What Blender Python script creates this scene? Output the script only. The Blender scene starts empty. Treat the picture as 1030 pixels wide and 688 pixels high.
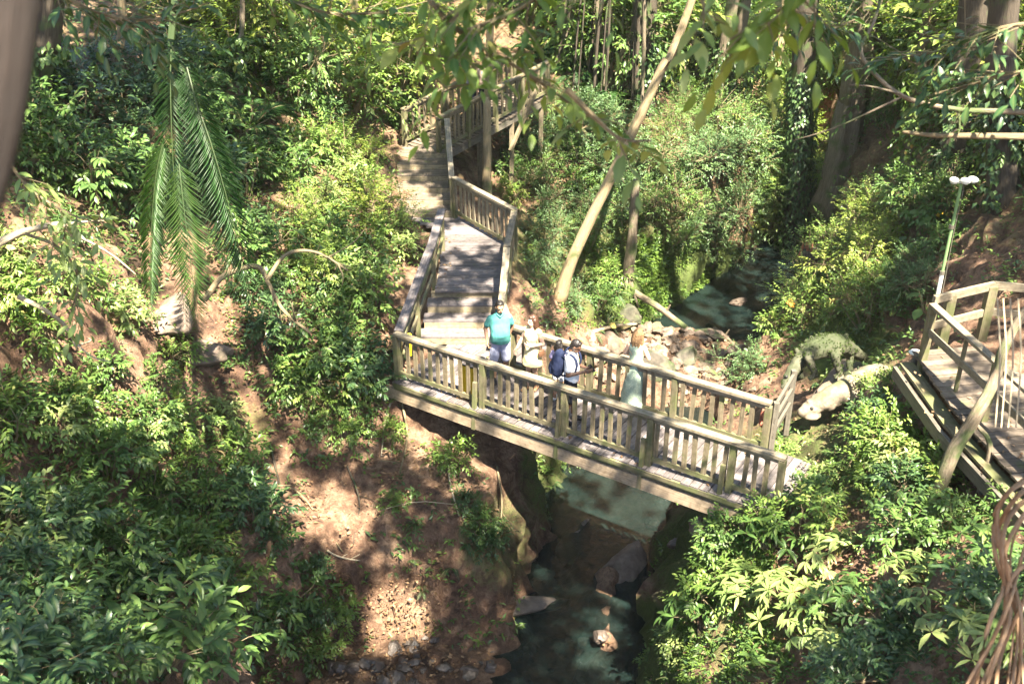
import bpy, math, random
import numpy as np
from mathutils import Vector, Matrix, noise as mnoise
random.seed(7); RNG = np.random.default_rng(7)
SC = bpy.context.scene; COL = SC.collection; TMP = bpy.data.scenes.new('workshop')
R = math.radians

# ------------------------------------------------------------------ camera model (pixels of the 1030x688 photograph)
CAM = np.array([0.0, 0.0, 10.2]); PITCH = R(28.0); FPX = 1100.0; CX, CY = 515.0, 344.0
FW = np.array([0, math.cos(PITCH), -math.sin(PITCH)]); UPV = np.array([0, math.sin(PITCH), math.cos(PITCH)])
def ray(u, v):
    u = np.asarray(u, float); v = np.asarray(v, float)
    d = FW + ((u-CX)/FPX)[..., None]*np.array([1., 0, 0]) - ((v-CY)/FPX)[..., None]*UPV
    return d
def at_z(u, v, z):
    d = ray(u, v); return CAM + d*((z-CAM[2])/d[2])
def at_y(u, v, y):
    d = ray(u, v); return CAM + d*(y/d[1])
def at_t(u, v, t):
    return CAM + ray(u, v)*t
def project(p):
    q = np.asarray(p, float)-CAM
    dep = q@FW; dep = np.where(np.abs(dep) < .05, .05, dep)
    return CX+FPX*q[..., 0]/dep, CY-FPX*(q@UPV)/dep, dep
TOSUN = np.array([0.20, -0.46, 0.865]); TOSUN /= np.linalg.norm(TOSUN)

# ------------------------------------------------------------------ objects and tags
def link(o, parent=None):
    COL.objects.link(o)
    if parent is not None: o.parent = parent
    return o
def tag(o, label=None, cat=None, group=None, kind=None):
    if label: o['label'] = label
    if cat: o['category'] = cat
    if group: o['group'] = group
    if kind: o['kind'] = kind
    return o
def empty(name, loc=(0, 0, 0), rz=0.0):
    o = bpy.data.objects.new(name, None); link(o); o.location = loc; o.rotation_euler = (0, 0, rz)
    o.empty_display_size = .2
    return o
def children(o): return [c for c in bpy.data.objects if c.parent is o]
def copy_tree(o, kids, loc, rz, sc, label=None, group=None):
    c = o.copy(); COL.objects.link(c); c.location = loc; c.rotation_euler = rz if hasattr(rz, '__len__') else (0, 0, rz); c.scale = (sc, sc, sc)
    for k in kids:
        d = k.copy(); COL.objects.link(d); d.parent = c
    if label: c['label'] = label
    if group: c['group'] = group
    return c

# ------------------------------------------------------------------ mesh builder for bars, boxes and tubes
def nz(v):
    v = np.asarray(v, float); n = np.linalg.norm(v); return v/(n if n > 1e-9 else 1)
class MB:
    def __init__(s): s.v = []; s.f = []; s.l = []
    def box8(s, c8, loc8):
        b = len(s.v); s.v += [tuple(p) for p in c8]; s.l += loc8
        s.f += [tuple(b+i for i in q) for q in ((0,3,2,1),(4,5,6,7),(0,1,5,4),(1,2,6,5),(2,3,7,6),(3,0,4,7))]
    def bar(s, p0, p1, w, h, up=(0, 0, 1), jit=0.0):
        p0 = np.asarray(p0, float); p1 = np.asarray(p1, float)
        if jit: p0 = p0+RNG.normal(0, jit, 3); p1 = p1+RNG.normal(0, jit, 3)
        a = nz(p1-p0); sd = np.cross(a, up)
        if np.linalg.norm(sd) < 1e-3: sd = np.cross(a, (1, 0, 0))
        sd = nz(sd); u = nz(np.cross(sd, a)); L = np.linalg.norm(p1-p0); r = RNG.uniform(0, 50)
        c = []; l = []
        for end, al in ((p0, 0), (p1, L)):
            for sx, sy in ((-1,-1),(1,-1),(1,1),(-1,1)):
                c.append(end+sd*sx*w/2+u*sy*h/2); l.append((al+r, sx*w/2+r, sy*h/2))
        s.box8(c, l)
    def post(s, p, h, w, d, dirv, jit=0.0, lean=0.0):
        p = np.asarray(p, float); t = p+np.array([RNG.normal(0, lean), RNG.normal(0, lean), h])
        a = nz(t-p); dv = nz(np.array([dirv[0], dirv[1], 0])); sd = dv; u = nz(np.cross(a, sd)); r = RNG.uniform(0, 50)
        c = []; l = []
        for end, al in ((p, 0), (t, h)):
            for sx, sy in ((-1,-1),(1,-1),(1,1),(-1,1)):
                c.append(end+sd*sx*w/2+u*sy*d/2); l.append((al+r, sx*w/2+r, sy*d/2))
        s.box8(c, l)
    def prism(s, poly, z0, z1):
        b = len(s.v); n = len(poly); r = RNG.uniform(0, 20)
        s.v += [(x, y, z0) for x, y in poly]+[(x, y, z1) for x, y in poly]
        s.l += [(x+r, y, 0) for x, y in poly]*2
        s.f += [tuple(range(b+n-1, b-1, -1)), tuple(range(b+n, b+2*n))]
        for i in range(n):
            j = (i+1) % n; s.f.append((b+i, b+j, b+n+j, b+n+i))
    def tube(s, pts, rad, seg=8, cap=True, rough=0.0, flute=0, fl=0.0):
        pts = np.asarray(pts, float); n = len(pts); b = len(s.v)
        rad = np.broadcast_to(np.asarray(rad, float), (n,))
        tan = np.gradient(pts, axis=0); ref = np.array([.13, .97, .2]) if abs(nz(tan[0])[2]) > .8 else np.array([0, 0, 1.])
        al = 0
        for i in range(n):
            t = nz(tan[i]); a = nz(np.cross(t, ref)); c = np.cross(t, a)
            if i: al += np.linalg.norm(pts[i]-pts[i-1])
            for k in range(seg):
                th = 2*math.pi*k/seg
                rr = rad[i]*(1+rough*mnoise.noise(Vector((math.cos(th)*1.5, math.sin(th)*1.5, al*1.2/max(rad[0]*4, .05)+b*.37)))+fl*math.sin(flute*th+al*.4))
                p = pts[i]+a*math.cos(th)*rr+c*math.sin(th)*rr
                s.v.append(tuple(p)); s.l.append((al, math.cos(th)*rad[0], math.sin(th)*rad[0]))
        for i in range(n-1):
            for k in range(seg):
                k2 = (k+1) % seg
                s.f.append((b+i*seg+k, b+i*seg+k2, b+(i+1)*seg+k2, b+(i+1)*seg+k))
        if cap:
            s.f.append(tuple(b+k for k in range(seg-1, -1, -1))); s.f.append(tuple(b+(n-1)*seg+k for k in range(seg)))
    def ell(s, c, r, seg=12, rings=8, rot=None):
        b = len(s.v); c = np.asarray(c, float)
        M = np.eye(3) if rot is None else np.array(rot)
        for i in range(1, rings):
            ph = math.pi*i/rings
            for k in range(seg):
                th = 2*math.pi*k/seg
                q = np.array([math.sin(ph)*math.cos(th)*r[0], math.sin(ph)*math.sin(th)*r[1], math.cos(ph)*r[2]])
                s.v.append(tuple(c+M@q)); s.l.append(tuple(q))
        t = len(s.v); s.v.append(tuple(c+M@np.array([0, 0, r[2]]))); s.v.append(tuple(c-M@np.array([0, 0, r[2]]))); s.l += [(0, 0, r[2]), (0, 0, -r[2])]
        for i in range(rings-2):
            for k in range(seg):
                k2 = (k+1) % seg; s.f.append((b+i*seg+k, b+(i+1)*seg+k, b+(i+1)*seg+k2, b+i*seg+k2))
        for k in range(seg):
            k2 = (k+1) % seg; s.f.append((t, b+k, b+k2)); s.f.append((t+1, b+(rings-2)*seg+k2, b+(rings-2)*seg+k))
    def loft(s, rings, seg=20):   # rings: (center(3), rx, ry), in planes z = const, closed
        b = len(s.v); n = len(rings)
        for c, rx, ry in rings:
            for k in range(seg):
                th = 2*math.pi*k/seg
                s.v.append((c[0]+rx*math.cos(th), c[1]+ry*math.sin(th), c[2])); s.l.append((c[2], math.cos(th)*.1, math.sin(th)*.1))
        for i in range(n-1):
            for k in range(seg):
                k2 = (k+1) % seg; s.f.append((b+i*seg+k, b+i*seg+k2, b+(i+1)*seg+k2, b+(i+1)*seg+k))
        s.f.append(tuple(b+k for k in range(seg-1, -1, -1))); s.f.append(tuple(b+(n-1)*seg+k for k in range(seg)))
    def limb(s, pts, rad):        # chain of cone frusta with balls at the joints
        pts = [np.asarray(p, float) for p in pts]
        for i in range(len(pts)-1):
            s.tube([pts[i], pts[i]*.5+pts[i+1]*.5, pts[i+1]], [rad[i], (rad[i]+rad[i+1])/2, rad[i+1]], 12)
        for p, r in zip(pts, rad): s.ell(p, (r, r, r), 10, 7)
    def build(s, name, m, parent=None, smooth=False, offset=None):
        me = bpy.data.meshes.new(name)
        v = s.v if offset is None else [(p[0]-offset[0], p[1]-offset[1], p[2]-offset[2]) for p in s.v]
        me.from_pydata(v, [], s.f); me.update()
        a = me.attributes.new('loc', 'FLOAT_VECTOR', 'POINT'); a.data.foreach_set('vector', np.array(s.l, dtype=np.float32).ravel())
        if smooth: me.polygons.foreach_set('use_smooth', [True]*len(me.polygons))
        for mm in (m if isinstance(m, (list, tuple)) else [m]): me.materials.append(mm)
        o = bpy.data.objects.new(name, me); link(o, parent)
        return o
def blob(name, mb, m, parent=None, voxel=.01, it=3, disp=0.0, dsc=6.0, offset=None):
    """one continuous surface out of overlapping closed pieces"""
    o = mb.build(name, m, None)
    md = o.modifiers.new('r', 'REMESH'); md.mode = 'VOXEL'; md.voxel_size = voxel; md.use_smooth_shade = True
    if it:
        sm = o.modifiers.new('s', 'SMOOTH'); sm.iterations = it; sm.factor = .5
    COL.objects.unlink(o); TMP.collection.objects.link(o)
    TMP.view_layers[0].update(); dg = TMP.view_layers[0].depsgraph
    me = bpy.data.meshes.new_from_object(o.evaluated_get(dg))
    TMP.collection.objects.unlink(o); COL.objects.link(o)
    old = o.data; o.modifiers.clear(); o.data = me; bpy.data.meshes.remove(old); me.name = name
    if disp:
        n = len(me.vertices); co = np.empty(n*3, np.float32); no = np.empty(n*3, np.float32)
        me.vertices.foreach_get('co', co); me.vertex_normals.foreach_get('vector', no)
        co = co.reshape(-1, 3); w = np.array([mnoise.noise(Vector(q)) for q in co*dsc])
        me.vertices.foreach_set('co', (co+no.reshape(-1, 3)*(disp*w)[:, None]).astype(np.float32).ravel()); me.update()
    if offset is not None:
        me.transform(Matrix.Translation((-offset[0], -offset[1], -offset[2])))
    if not me.materials: me.materials.append(m)
    me.polygons.foreach_set('use_smooth', [True]*len(me.polygons))
    o.parent = parent
    return o

# ------------------------------------------------------------------ leaves by numpy
T_SIMPLE = (np.array([[0,0,0],[-.5,.45,.08],[0,1,-.08],[.5,.45,.08]], float), np.array([[0,3,2],[0,2,1]]), np.array([0,1,0,1.]))
T_FULL = (np.array([[0,0,0],[-.33,.22,.05],[0,.25,.015],[.33,.22,.05],[-.46,.52,.05],[0,.55,0],[.46,.52,.05],[-.25,.8,-.03],[0,.82,-.07],[.25,.8,-.03],[0,1,-.17]], float),
          np.array([[0,2,1],[0,3,2],[1,2,5],[1,5,4],[2,3,6],[2,6,5],[4,5,8],[4,8,7],[5,6,9],[5,9,8],[7,8,10],[8,9,10]]), np.array([0,1,0,1,1,0,1,1,0,1,0.]))
class LV:
    """collects leaves: position, axis, normal, length, width, tone"""
    def __init__(s): s.b = []
    def add(s, P, A, N, L, W, tone=None, tm='s'):
        n = len(P)
        if n == 0: return
        L = np.broadcast_to(np.asarray(L, float), (n,)); W = np.broadcast_to(np.asarray(W, float), (n,))
        tone = RNG.uniform(0, 1, n) if tone is None else np.broadcast_to(np.asarray(tone, float), (n,))
        s.b.append((np.asarray(P, float), np.asarray(A, float), np.asarray(N, float), L, W, tone, tm))
    def mesh(s, name, m):
        V = []; F = []; TO = []; MI = []; base = 0
        for P, A, N, L, W, tone, tm in s.b:
            tv, tf, mid = T_FULL if tm == 'f' else T_SIMPLE
            A = A/np.maximum(np.linalg.norm(A, axis=1, keepdims=True), 1e-6)
            N = N-(N*A).sum(1, keepdims=True)*A; N = N/np.maximum(np.linalg.norm(N, axis=1, keepdims=True), 1e-6)
            S = np.cross(A, N)
            v = P[:, None, :]+S[:, None, :]*(W[:, None]*tv[None, :, 0])[..., None]+A[:, None, :]*(L[:, None]*tv[None, :, 1])[..., None]+N[:, None, :]*(L[:, None]*tv[None, :, 2])[..., None]
            k = len(tv); V.append(v.reshape(-1, 3)); TO.append(np.repeat(tone, k)); MI.append(np.tile(mid, len(P)))
            F.append((tf[None]+(np.arange(len(P))*k)[:, None, None]+base).reshape(-1, 3)); base += len(P)*k
        V = np.concatenate(V).astype(np.float32); F = np.concatenate(F).astype(np.int32)
        me = bpy.data.meshes.new(name); me.vertices.add(len(V)); me.vertices.foreach_set('co', V.ravel())
        me.loops.add(F.size); me.loops.foreach_set('vertex_index', F.ravel())
        me.polygons.add(len(F)); me.polygons.foreach_set('loop_start', np.arange(len(F), dtype=np.int32)*3)
        me.update(calc_edges=True)
        a = me.attributes.new('tone', 'FLOAT', 'POINT'); a.data.foreach_set('value', np.concatenate(TO).astype(np.float32))
        a = me.attributes.new('mid', 'FLOAT', 'POINT'); a.data.foreach_set('value', np.concatenate(MI).astype(np.float32))
        me.polygons.foreach_set('use_smooth', np.ones(len(F), dtype=bool))
        me.materials.append(m)
        return me
    def build(s, name, m, parent=None):
        o = bpy.data.objects.new(name, s.mesh(name, m)); return link(o, parent)
def unit(a): return a/np.maximum(np.linalg.norm(a, axis=-1, keepdims=True), 1e-6)
def rnd_dir(n, up=0.0):
    d = RNG.normal(0, 1, (n, 3)); d = unit(d); d[:, 2] += up; return unit(d)
def sprays(lv, P0, D, ln, n, L, wr=.42, droop=.25, tone=None, tm='s', sag=.15, spread=.9):
    """twigs with alternate leaves; P0, D (S,3), ln (S,), n leaves each"""
    S = len(P0); D = unit(D); up = np.array([0, 0, 1.])
    side = np.cross(D, up+RNG.normal(0, .25, (S, 3))); side = unit(side)
    tw = RNG.uniform(0, 1, S) if tone is None else np.broadcast_to(tone, (S,))
    for k in range(n):
        fr = (k+.6)/n
        pos = P0+D*(ln*fr)[:, None]-up*(sag*ln*fr*fr)[:, None]
        sg = 1 if k % 2 else -1
        w = (1-fr)*.6+.15
        ax = D*(1-.55*w)+side*sg*spread*(w+.35)*(0 if k == n-1 else 1)-up*(droop+RNG.uniform(-.1, .25, S))[:, None]+RNG.normal(0, .16, (S, 3))
        nr = up*1.0+D*.15+RNG.normal(0, .28, (S, 3))
        l = L*RNG.uniform(.7, 1.15, S)*(.75+.4*math.sin(math.pi*min(1, fr*.9+.1)))
        lv.add(pos, ax, nr, l, l*wr*RNG.uniform(.85, 1.15, S), np.clip(tw*.75+RNG.uniform(0, .3, S), 0, 1), tm)
def whorls(lv, P, D, L, n=7, wr=.28, tm='f', droop=.25, tone=None):
    S = len(P); D = unit(D); a = unit(np.cross(D, np.array([.3, .2, 1.0]))); b = np.cross(D, a)
    tw = RNG.uniform(0, 1, S) if tone is None else np.broadcast_to(tone, (S,))
    for k in range(n):
        th = 2*math.pi*k/n+RNG.uniform(-.25, .25, S)+RNG.uniform(0, 6, 1)
        rad = a*np.cos(th)[:, None]+b*np.sin(th)[:, None]
        ax = rad+D*.25-np.array([0, 0, 1])*droop*RNG.uniform(.3, 1.6, S)[:, None]
        nr = D+rad*-.1+np.array([0, 0, .5])+RNG.normal(0, .12, (S, 3))
        l = L*RNG.uniform(.7, 1.15, S)
        lv.add(P+rad*.015, ax, nr, l, l*wr, np.clip(tw*.7+RNG.uniform(0, .3, S), 0, 1), tm)
def frond(lv, base, d, length, arch, npair, ll, wr=.1, droop=.35, tone=.5, tm='s', stem=None, vee=.35):
    """one pinnate frond: rachis curve and two rows of leaflets"""
    base = np.asarray(base, float); d = nz(d); t = np.linspace(0, 1, npair+2)
    h = nz(np.array([d[0], d[1], 0.0001]))
    pts = base+d*(length*t)[:, None]-np.array([0, 0, 1.])*(arch*length*t**2.2)[:, None]
    tan = unit(np.gradient(pts, axis=0)); sd = unit(np.cross(tan, np.array([0, 0, 1.])+h*.01)); nr = np.cross(sd, tan)
    i = np.arange(1, npair+2); f = t[1:]
    l = ll*(np.sin(np.pi*np.clip(f*.82+.14, 0, 1))**.7)
    for sg in (1, -1):
        ax = sd[i]*sg+tan[i]*(.45+.5*f)[:, None]+nr[i]*vee-np.array([0, 0, 1])*droop*RNG.uniform(.6, 1.4, len(i))[:, None]+RNG.normal(0, .05, (len(i), 3))
        lv.add(pts[i], ax, nr[i]+sd[i]*sg*-.2, l*RNG.uniform(.9, 1.1, len(i)), np.maximum(l*wr, .004), np.clip(tone+RNG.uniform(-.15, .15, len(i)), 0, 1), tm)
    if stem is not None: stem.tube(pts[::max(1, npair//7)], np.linspace(.011, .004, len(pts[::max(1, npair//7)])), 4, cap=False)

def curve(pts, n=14):
    pts = np.asarray(pts, float); t = np.linspace(0, len(pts)-1, n); out = []
    P = np.vstack([2*pts[0]-pts[1], pts, 2*pts[-1]-pts[-2]])
    for q in t:
        i = min(int(q), len(pts)-2); f = q-i; a, b, c, d = P[i], P[i+1], P[i+2], P[i+3]
        out.append(.5*((2*b)+(-a+c)*f+(2*a-5*b+4*c-d)*f*f+(-a+3*b-3*c+d)*f**3))
    return np.array(out)
# ------------------------------------------------------------------ materials
def newmat(name):
    m = bpy.data.materials.new(name); m.use_nodes = True
    nt = m.node_tree; b = nt.nodes['Principled BSDF']; return m, nt, b
def N(nt, t, **kw):
    n = nt.nodes.new(t)
    for k, v in kw.items():
        if k.startswith('i_'): n.inputs[k[2:].replace('_', ' ')].default_value = v
        else: setattr(n, k, v)
    return n
def ramp(nt, stops, fac=None, interp='LINEAR'):
    r = nt.nodes.new('ShaderNodeValToRGB'); r.color_ramp.interpolation = interp
    e = r.color_ramp.elements
    while len(e) < len(stops): e.new(.5)
    for i, (p, c) in enumerate(stops):
        e[i].position = p; e[i].color = (*c, 1) if len(c) == 3 else c
    if fac is not None: nt.links.new(fac, r.inputs[0])
    return r
def mixc(nt, fac, a, b, mode='MIX'):
    m = nt.nodes.new('ShaderNodeMix'); m.data_type = 'RGBA'; m.blend_type = mode
    for s, x in ((0, fac), (6, a), (7, b)):
        if hasattr(x, 'links'): nt.links.new(x, m.inputs[s])
        else: m.inputs[s].default_value = x if s == 0 else ((*x, 1) if len(x) == 3 else x)
    return m.outputs[2]
def math_(nt, op, a, b=0.0, clamp=False):
    m = nt.nodes.new('ShaderNodeMath'); m.operation = op; m.use_clamp = clamp
    for s, x in ((0, a), (1, b)):
        if hasattr(x, 'links'): nt.links.new(x, m.inputs[s])
        else: m.inputs[s].default_value = x
    return m.outputs[0]
def noise(nt, vec, scale, detail=4, rough=.55, dist=0):
    n = nt.nodes.new('ShaderNodeTexNoise'); n.inputs['Scale'].default_value = scale; n.inputs['Detail'].default_value = detail
    n.inputs['Roughness'].default_value = rough; n.inputs['Distortion'].default_value = dist
    if vec is not None: nt.links.new(vec, n.inputs['Vector'])
    return n.outputs['Fac']
def bump(nt, b, h, strength=.5, dist=.02):
    n = nt.nodes.new('ShaderNodeBump'); n.inputs['Strength'].default_value = strength; n.inputs['Distance'].default_value = dist
    nt.links.new(h, n.inputs['Height']); nt.links.new(n.outputs[0], b.inputs['Normal'])
def attr(nt, name, out='Fac'):
    a = nt.nodes.new('ShaderNodeAttribute'); a.attribute_name = name; return a.outputs[out]
def wpos(nt):
    return nt.nodes.new('ShaderNodeNewGeometry').outputs['Position']

def leafmat(name, stops, rough=.42, trans=.3, spec=.45, tcol=(1.25, 1.35, .55), rim=.35):
    m, nt, b = newmat(name)
    tone = attr(nt, 'tone'); oi = nt.nodes.new('ShaderNodeObjectInfo').outputs['Random']
    t2 = math_(nt, 'ADD', math_(nt, 'MULTIPLY', tone, .8), math_(nt, 'MULTIPLY', oi, .2))
    c = ramp(nt, stops, t2).outputs[0]
    mid = attr(nt, 'mid')
    c = mixc(nt, math_(nt, 'MULTIPLY', math_(nt, 'SUBTRACT', 1.0, math_(nt, 'POWER', mid, .35)), rim), c, (.30, .36, .12))
    sp = noise(nt, wpos(nt), 35, 2)
    c = mixc(nt, math_(nt, 'MULTIPLY', sp, .35), c, mixc(nt, 1.0, c, (.62, .62, .5), 'MULTIPLY'))
    nt.links.new(c, b.inputs['Base Color']); b.inputs['Roughness'].default_value = rough
    b.inputs['Specular IOR Level'].default_value = spec
    tr = nt.nodes.new('ShaderNodeBsdfTranslucent')
    nt.links.new(mixc(nt, 1.0, c, tcol, 'MULTIPLY'), tr.inputs['Color'])
    mx = nt.nodes.new('ShaderNodeMixShader'); mx.inputs[0].default_value = trans
    nt.links.new(b.outputs[0], mx.inputs[1]); nt.links.new(tr.outputs[0], mx.inputs[2])
    nt.links.new(mx.outputs[0], nt.nodes['Material Output'].inputs['Surface'])
    return m
M = {}
M['leaf_mid'] = leafmat('leaf_mid', [(0, (.024, .068, .018)), (.5, (.06, .135, .03)), (.84, (.125, .205, .05)), (.93, (.26, .28, .08)), (.97, (.27, .17, .06))])
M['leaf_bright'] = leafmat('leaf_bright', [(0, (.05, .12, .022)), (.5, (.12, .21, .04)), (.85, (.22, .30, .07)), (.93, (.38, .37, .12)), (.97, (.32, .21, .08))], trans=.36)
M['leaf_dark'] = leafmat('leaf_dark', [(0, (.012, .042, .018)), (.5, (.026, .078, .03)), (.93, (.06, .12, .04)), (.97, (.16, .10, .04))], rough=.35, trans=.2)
M['leaf_blue'] = leafmat('leaf_blue', [(0, (.024, .068, .030)), (.5, (.05, .115, .048)), (1, (.10, .18, .06))], rough=.45, trans=.22)
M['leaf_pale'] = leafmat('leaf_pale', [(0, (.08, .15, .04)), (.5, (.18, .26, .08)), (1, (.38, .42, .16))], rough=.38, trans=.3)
M['leaf_yellow'] = leafmat('leaf_yellow', [(0, (.09, .16, .025)), (.5, (.16, .24, .04)), (1, (.32, .33, .07))], trans=.42)
M['frond'] = leafmat('frond', [(0, (.014, .05, .014)), (.5, (.03, .088, .022)), (1, (.09, .16, .035))], rough=.5, trans=.25, rim=.1)
M['stem_green'] = leafmat('stem_green', [(0, (.05, .08, .03)), (1, (.08, .11, .04))], rim=0)
M['dead'] = leafmat('dead_leaf', [(0, (.09, .045, .025)), (.5, (.20, .11, .06)), (1, (.38, .25, .15))], rough=.7, trans=.08, tcol=(1, .8, .6), rim=.1)
M['moss_dark'] = leafmat('moss_dark', [(0, (.016, .03, .008)), (1, (.045, .07, .016))], rough=.95, trans=.1, spec=.05, rim=0)
M['moss_leaf'] = leafmat('moss_leaf', [(0, (.04, .10, .012)), (.6, (.10, .20, .02)), (1, (.2, .3, .04))], rough=.6, trans=.3)

def barkmat(name, c0, c1, moss=.25, sc=1.0, mosscol=(.06, .10, .025)):
    m, nt, b = newmat(name); l = attr(nt, 'loc', 'Vector'); p = wpos(nt)
    mp = nt.nodes.new('ShaderNodeMapping'); mp.inputs['Scale'].default_value = (2.0*sc, 14*sc, 14*sc); nt.links.new(l, mp.inputs[0])
    n1 = noise(nt, mp.outputs[0], 2.2, 6, .65, .4); n2 = noise(nt, p, 2.3, 4); n3 = noise(nt, p, 7, 5, .7)
    c = ramp(nt, [(.3, c0), (.7, c1)], n1).outputs[0]
    c = mixc(nt, math_(nt, 'MULTIPLY', n3, .5), c, mixc(nt, 1, c, (.55, .55, .5), 'MULTIPLY'))
    mf = ramp(nt, [(.62-moss*.4, (0, 0, 0)), (.72-moss*.3, (1, 1, 1))], n2).outputs[0]
    c = mixc(nt, math_(nt, 'MULTIPLY', mf, .8), c, mosscol)
    nt.links.new(c, b.inputs['Base Color']); b.inputs['Roughness'].default_value = .85
    bump(nt, b, n1, .9, .03); return m
M['bark'] = barkmat('bark', (.10, .075, .05), (.26, .21, .15), .3)
M['bark_pale'] = barkmat('bark_pale', (.24, .18, .10), (.42, .33, .20), .08)
M['bark_dark'] = barkmat('bark_dark', (.035, .027, .02), (.10, .078, .055), .2)
M['bark_red'] = barkmat('bark_red', (.010, .006, .005), (.028, .017, .013), .0)
M['root'] = barkmat('root', (.20, .115, .06), (.46, .29, .17), .0)
M['twig'] = barkmat('twig', (.12, .09, .05), (.3, .24, .14), .1)
M['twig_pale'] = barkmat('twig_pale', (.30, .24, .16), (.5, .42, .3), .0)

def woodmat(name, c0, c1, moss=.3, stain=.4, mosscol=(.09, .11, .035)):
    m, nt, b = newmat(name); l = attr(nt, 'loc', 'Vector'); p = wpos(nt)
    g = nt.nodes.new('ShaderNodeNewGeometry')
    mp = nt.nodes.new('ShaderNodeMapping'); mp.inputs['Scale'].default_value = (1.5, 40, 40); nt.links.new(l, mp.inputs[0])
    n1 = noise(nt, mp.outputs[0], 1.0, 5, .6, .3); n2 = noise(nt, p, 3.1, 5, .65); n3 = noise(nt, p, 14, 3)
    isl = g.outputs['Random Per Island']
    c = ramp(nt, [(.25, c0), (.75, c1)], n1).outputs[0]
    v = math_(nt, 'ADD', .6, math_(nt, 'MULTIPLY', isl, .7))
    hs = nt.nodes.new('ShaderNodeHueSaturation'); nt.links.new(v, hs.inputs['Value']); nt.links.new(c, hs.inputs['Color']); c = hs.outputs[0]
    c = mixc(nt, math_(nt, 'MULTIPLY', ramp(nt, [(.45, (0, 0, 0)), (.7, (1, 1, 1))], n3).outputs[0], stain), c, mixc(nt, 1, c, (.5, .47, .42), 'MULTIPLY'))
    mf = ramp(nt, [(.66-moss*.4, (0, 0, 0)), (.76-moss*.3, (1, 1, 1))], n2).outputs[0]
    c = mixc(nt, math_(nt, 'MULTIPLY', mf, .7), c, mosscol)
    nt.links.new(c, b.inputs['Base Color']); b.inputs['Roughness'].default_value = .72
    bump(nt, b, n1, .5, .006); return m
M['deck'] = woodmat('deck_wood', (.075, .064, .064), (.215, .188, .188), .04, .7)
M['rail'] = woodmat('rail_wood', (.075, .062, .04), (.24, .195, .125), .3, .7)
M['rail_cap'] = woodmat('rail_cap_wood', (.105, .09, .064), (.32, .27, .19), .14, .7)
M['mossy'] = woodmat('mossy_wood', (.075, .068, .04), (.22, .19, .115), .55, .6)
M['deck_brown'] = woodmat('deck_brown', (.075, .058, .042), (.20, .16, .125), .18, .6)
M['beam'] = woodmat('beam_wood', (.22, .165, .11), (.46, .36, .26), .06, .7)
M['riser'] = woodmat('riser_wood', (.17, .14, .085), (.40, .33, .22), .15, .7)
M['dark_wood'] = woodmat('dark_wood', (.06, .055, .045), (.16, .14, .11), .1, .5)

def plain(name, col, rough=.6, metal=0.0, var=.15, sc=20, spec=.5, emis=None):
    m, nt, b = newmat(name)
    n = noise(nt, nt.nodes.new('ShaderNodeTexCoord').outputs['Object'], sc, 3)
    c = mixc(nt, math_(nt, 'MULTIPLY', n, var*2), col, tuple(x*.55 for x in col))
    nt.links.new(c, b.inputs['Base Color']); b.inputs['Roughness'].default_value = rough; b.inputs['Metallic'].default_value = metal
    b.inputs['Specular IOR Level'].default_value = spec
    return m
def stonemat(name, c0, c1, moss=.3, mosscol=(.07, .12, .02), wet=.0):
    m, nt, b = newmat(name); p = wpos(nt); g = nt.nodes.new('ShaderNodeNewGeometry')
    oi = nt.nodes.new('ShaderNodeObjectInfo').outputs['Random']
    n1 = noise(nt, p, 5, 6, .65); n2 = noise(nt, p, 1.7, 4); n3 = noise(nt, p, 26, 4, .7)
    c = ramp(nt, [(.3, c0), (.68, c1)], n1).outputs[0]
    hs = nt.nodes.new('ShaderNodeHueSaturation'); nt.links.new(math_(nt, 'ADD', .7, math_(nt, 'MULTIPLY', oi, .6)), hs.inputs['Value']); nt.links.new(c, hs.inputs['Color']); c = hs.outputs[0]
    c = mixc(nt, math_(nt, 'MULTIPLY', n3, .6), c, mixc(nt, 1, c, (.5, .5, .5), 'MULTIPLY'))
    sx = nt.nodes.new('ShaderNodeSeparateXYZ'); nt.links.new(g.outputs['Normal'], sx.inputs[0])
    mf = ramp(nt, [(.55-moss*.5, (0, 0, 0)), (.75-moss*.4, (1, 1, 1))], math_(nt, 'ADD', math_(nt, 'MULTIPLY', n2, .8), math_(nt, 'MULTIPLY', sx.outputs[2], .12))).outputs[0]
    c = mixc(nt, math_(nt, 'MULTIPLY', mf, .85 if moss > 0 else 0), c, mixc(nt, n3, mosscol, tuple(x*.4 for x in mosscol)))
    nt.links.new(c, b.inputs['Base Color']); b.inputs['Roughness'].default_value = .8-wet*.5
    bump(nt, b, math_(nt, 'ADD', n1, math_(nt, 'MULTIPLY', n3, .5)), .8, .03); return m
M['rock'] = stonemat('rock', (.085, .062, .048), (.26, .195, .15), .08)
M['rock_wet'] = stonemat('rock_wet', (.05, .04, .034), (.15, .12, .10), .0, wet=.8)
M['rock_moss'] = stonemat('rock_moss', (.05, .046, .038), (.15, .13, .105), .36, (.05, .085, .014))
M['statue'] = stonemat('statue_stone', (.045, .045, .03), (.12, .115, .075), .40, (.035, .055, .012))
M['statue_pale'] = stonemat('statue_pale', (.09, .072, .05), (.24, .20, .15), .10)

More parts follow.
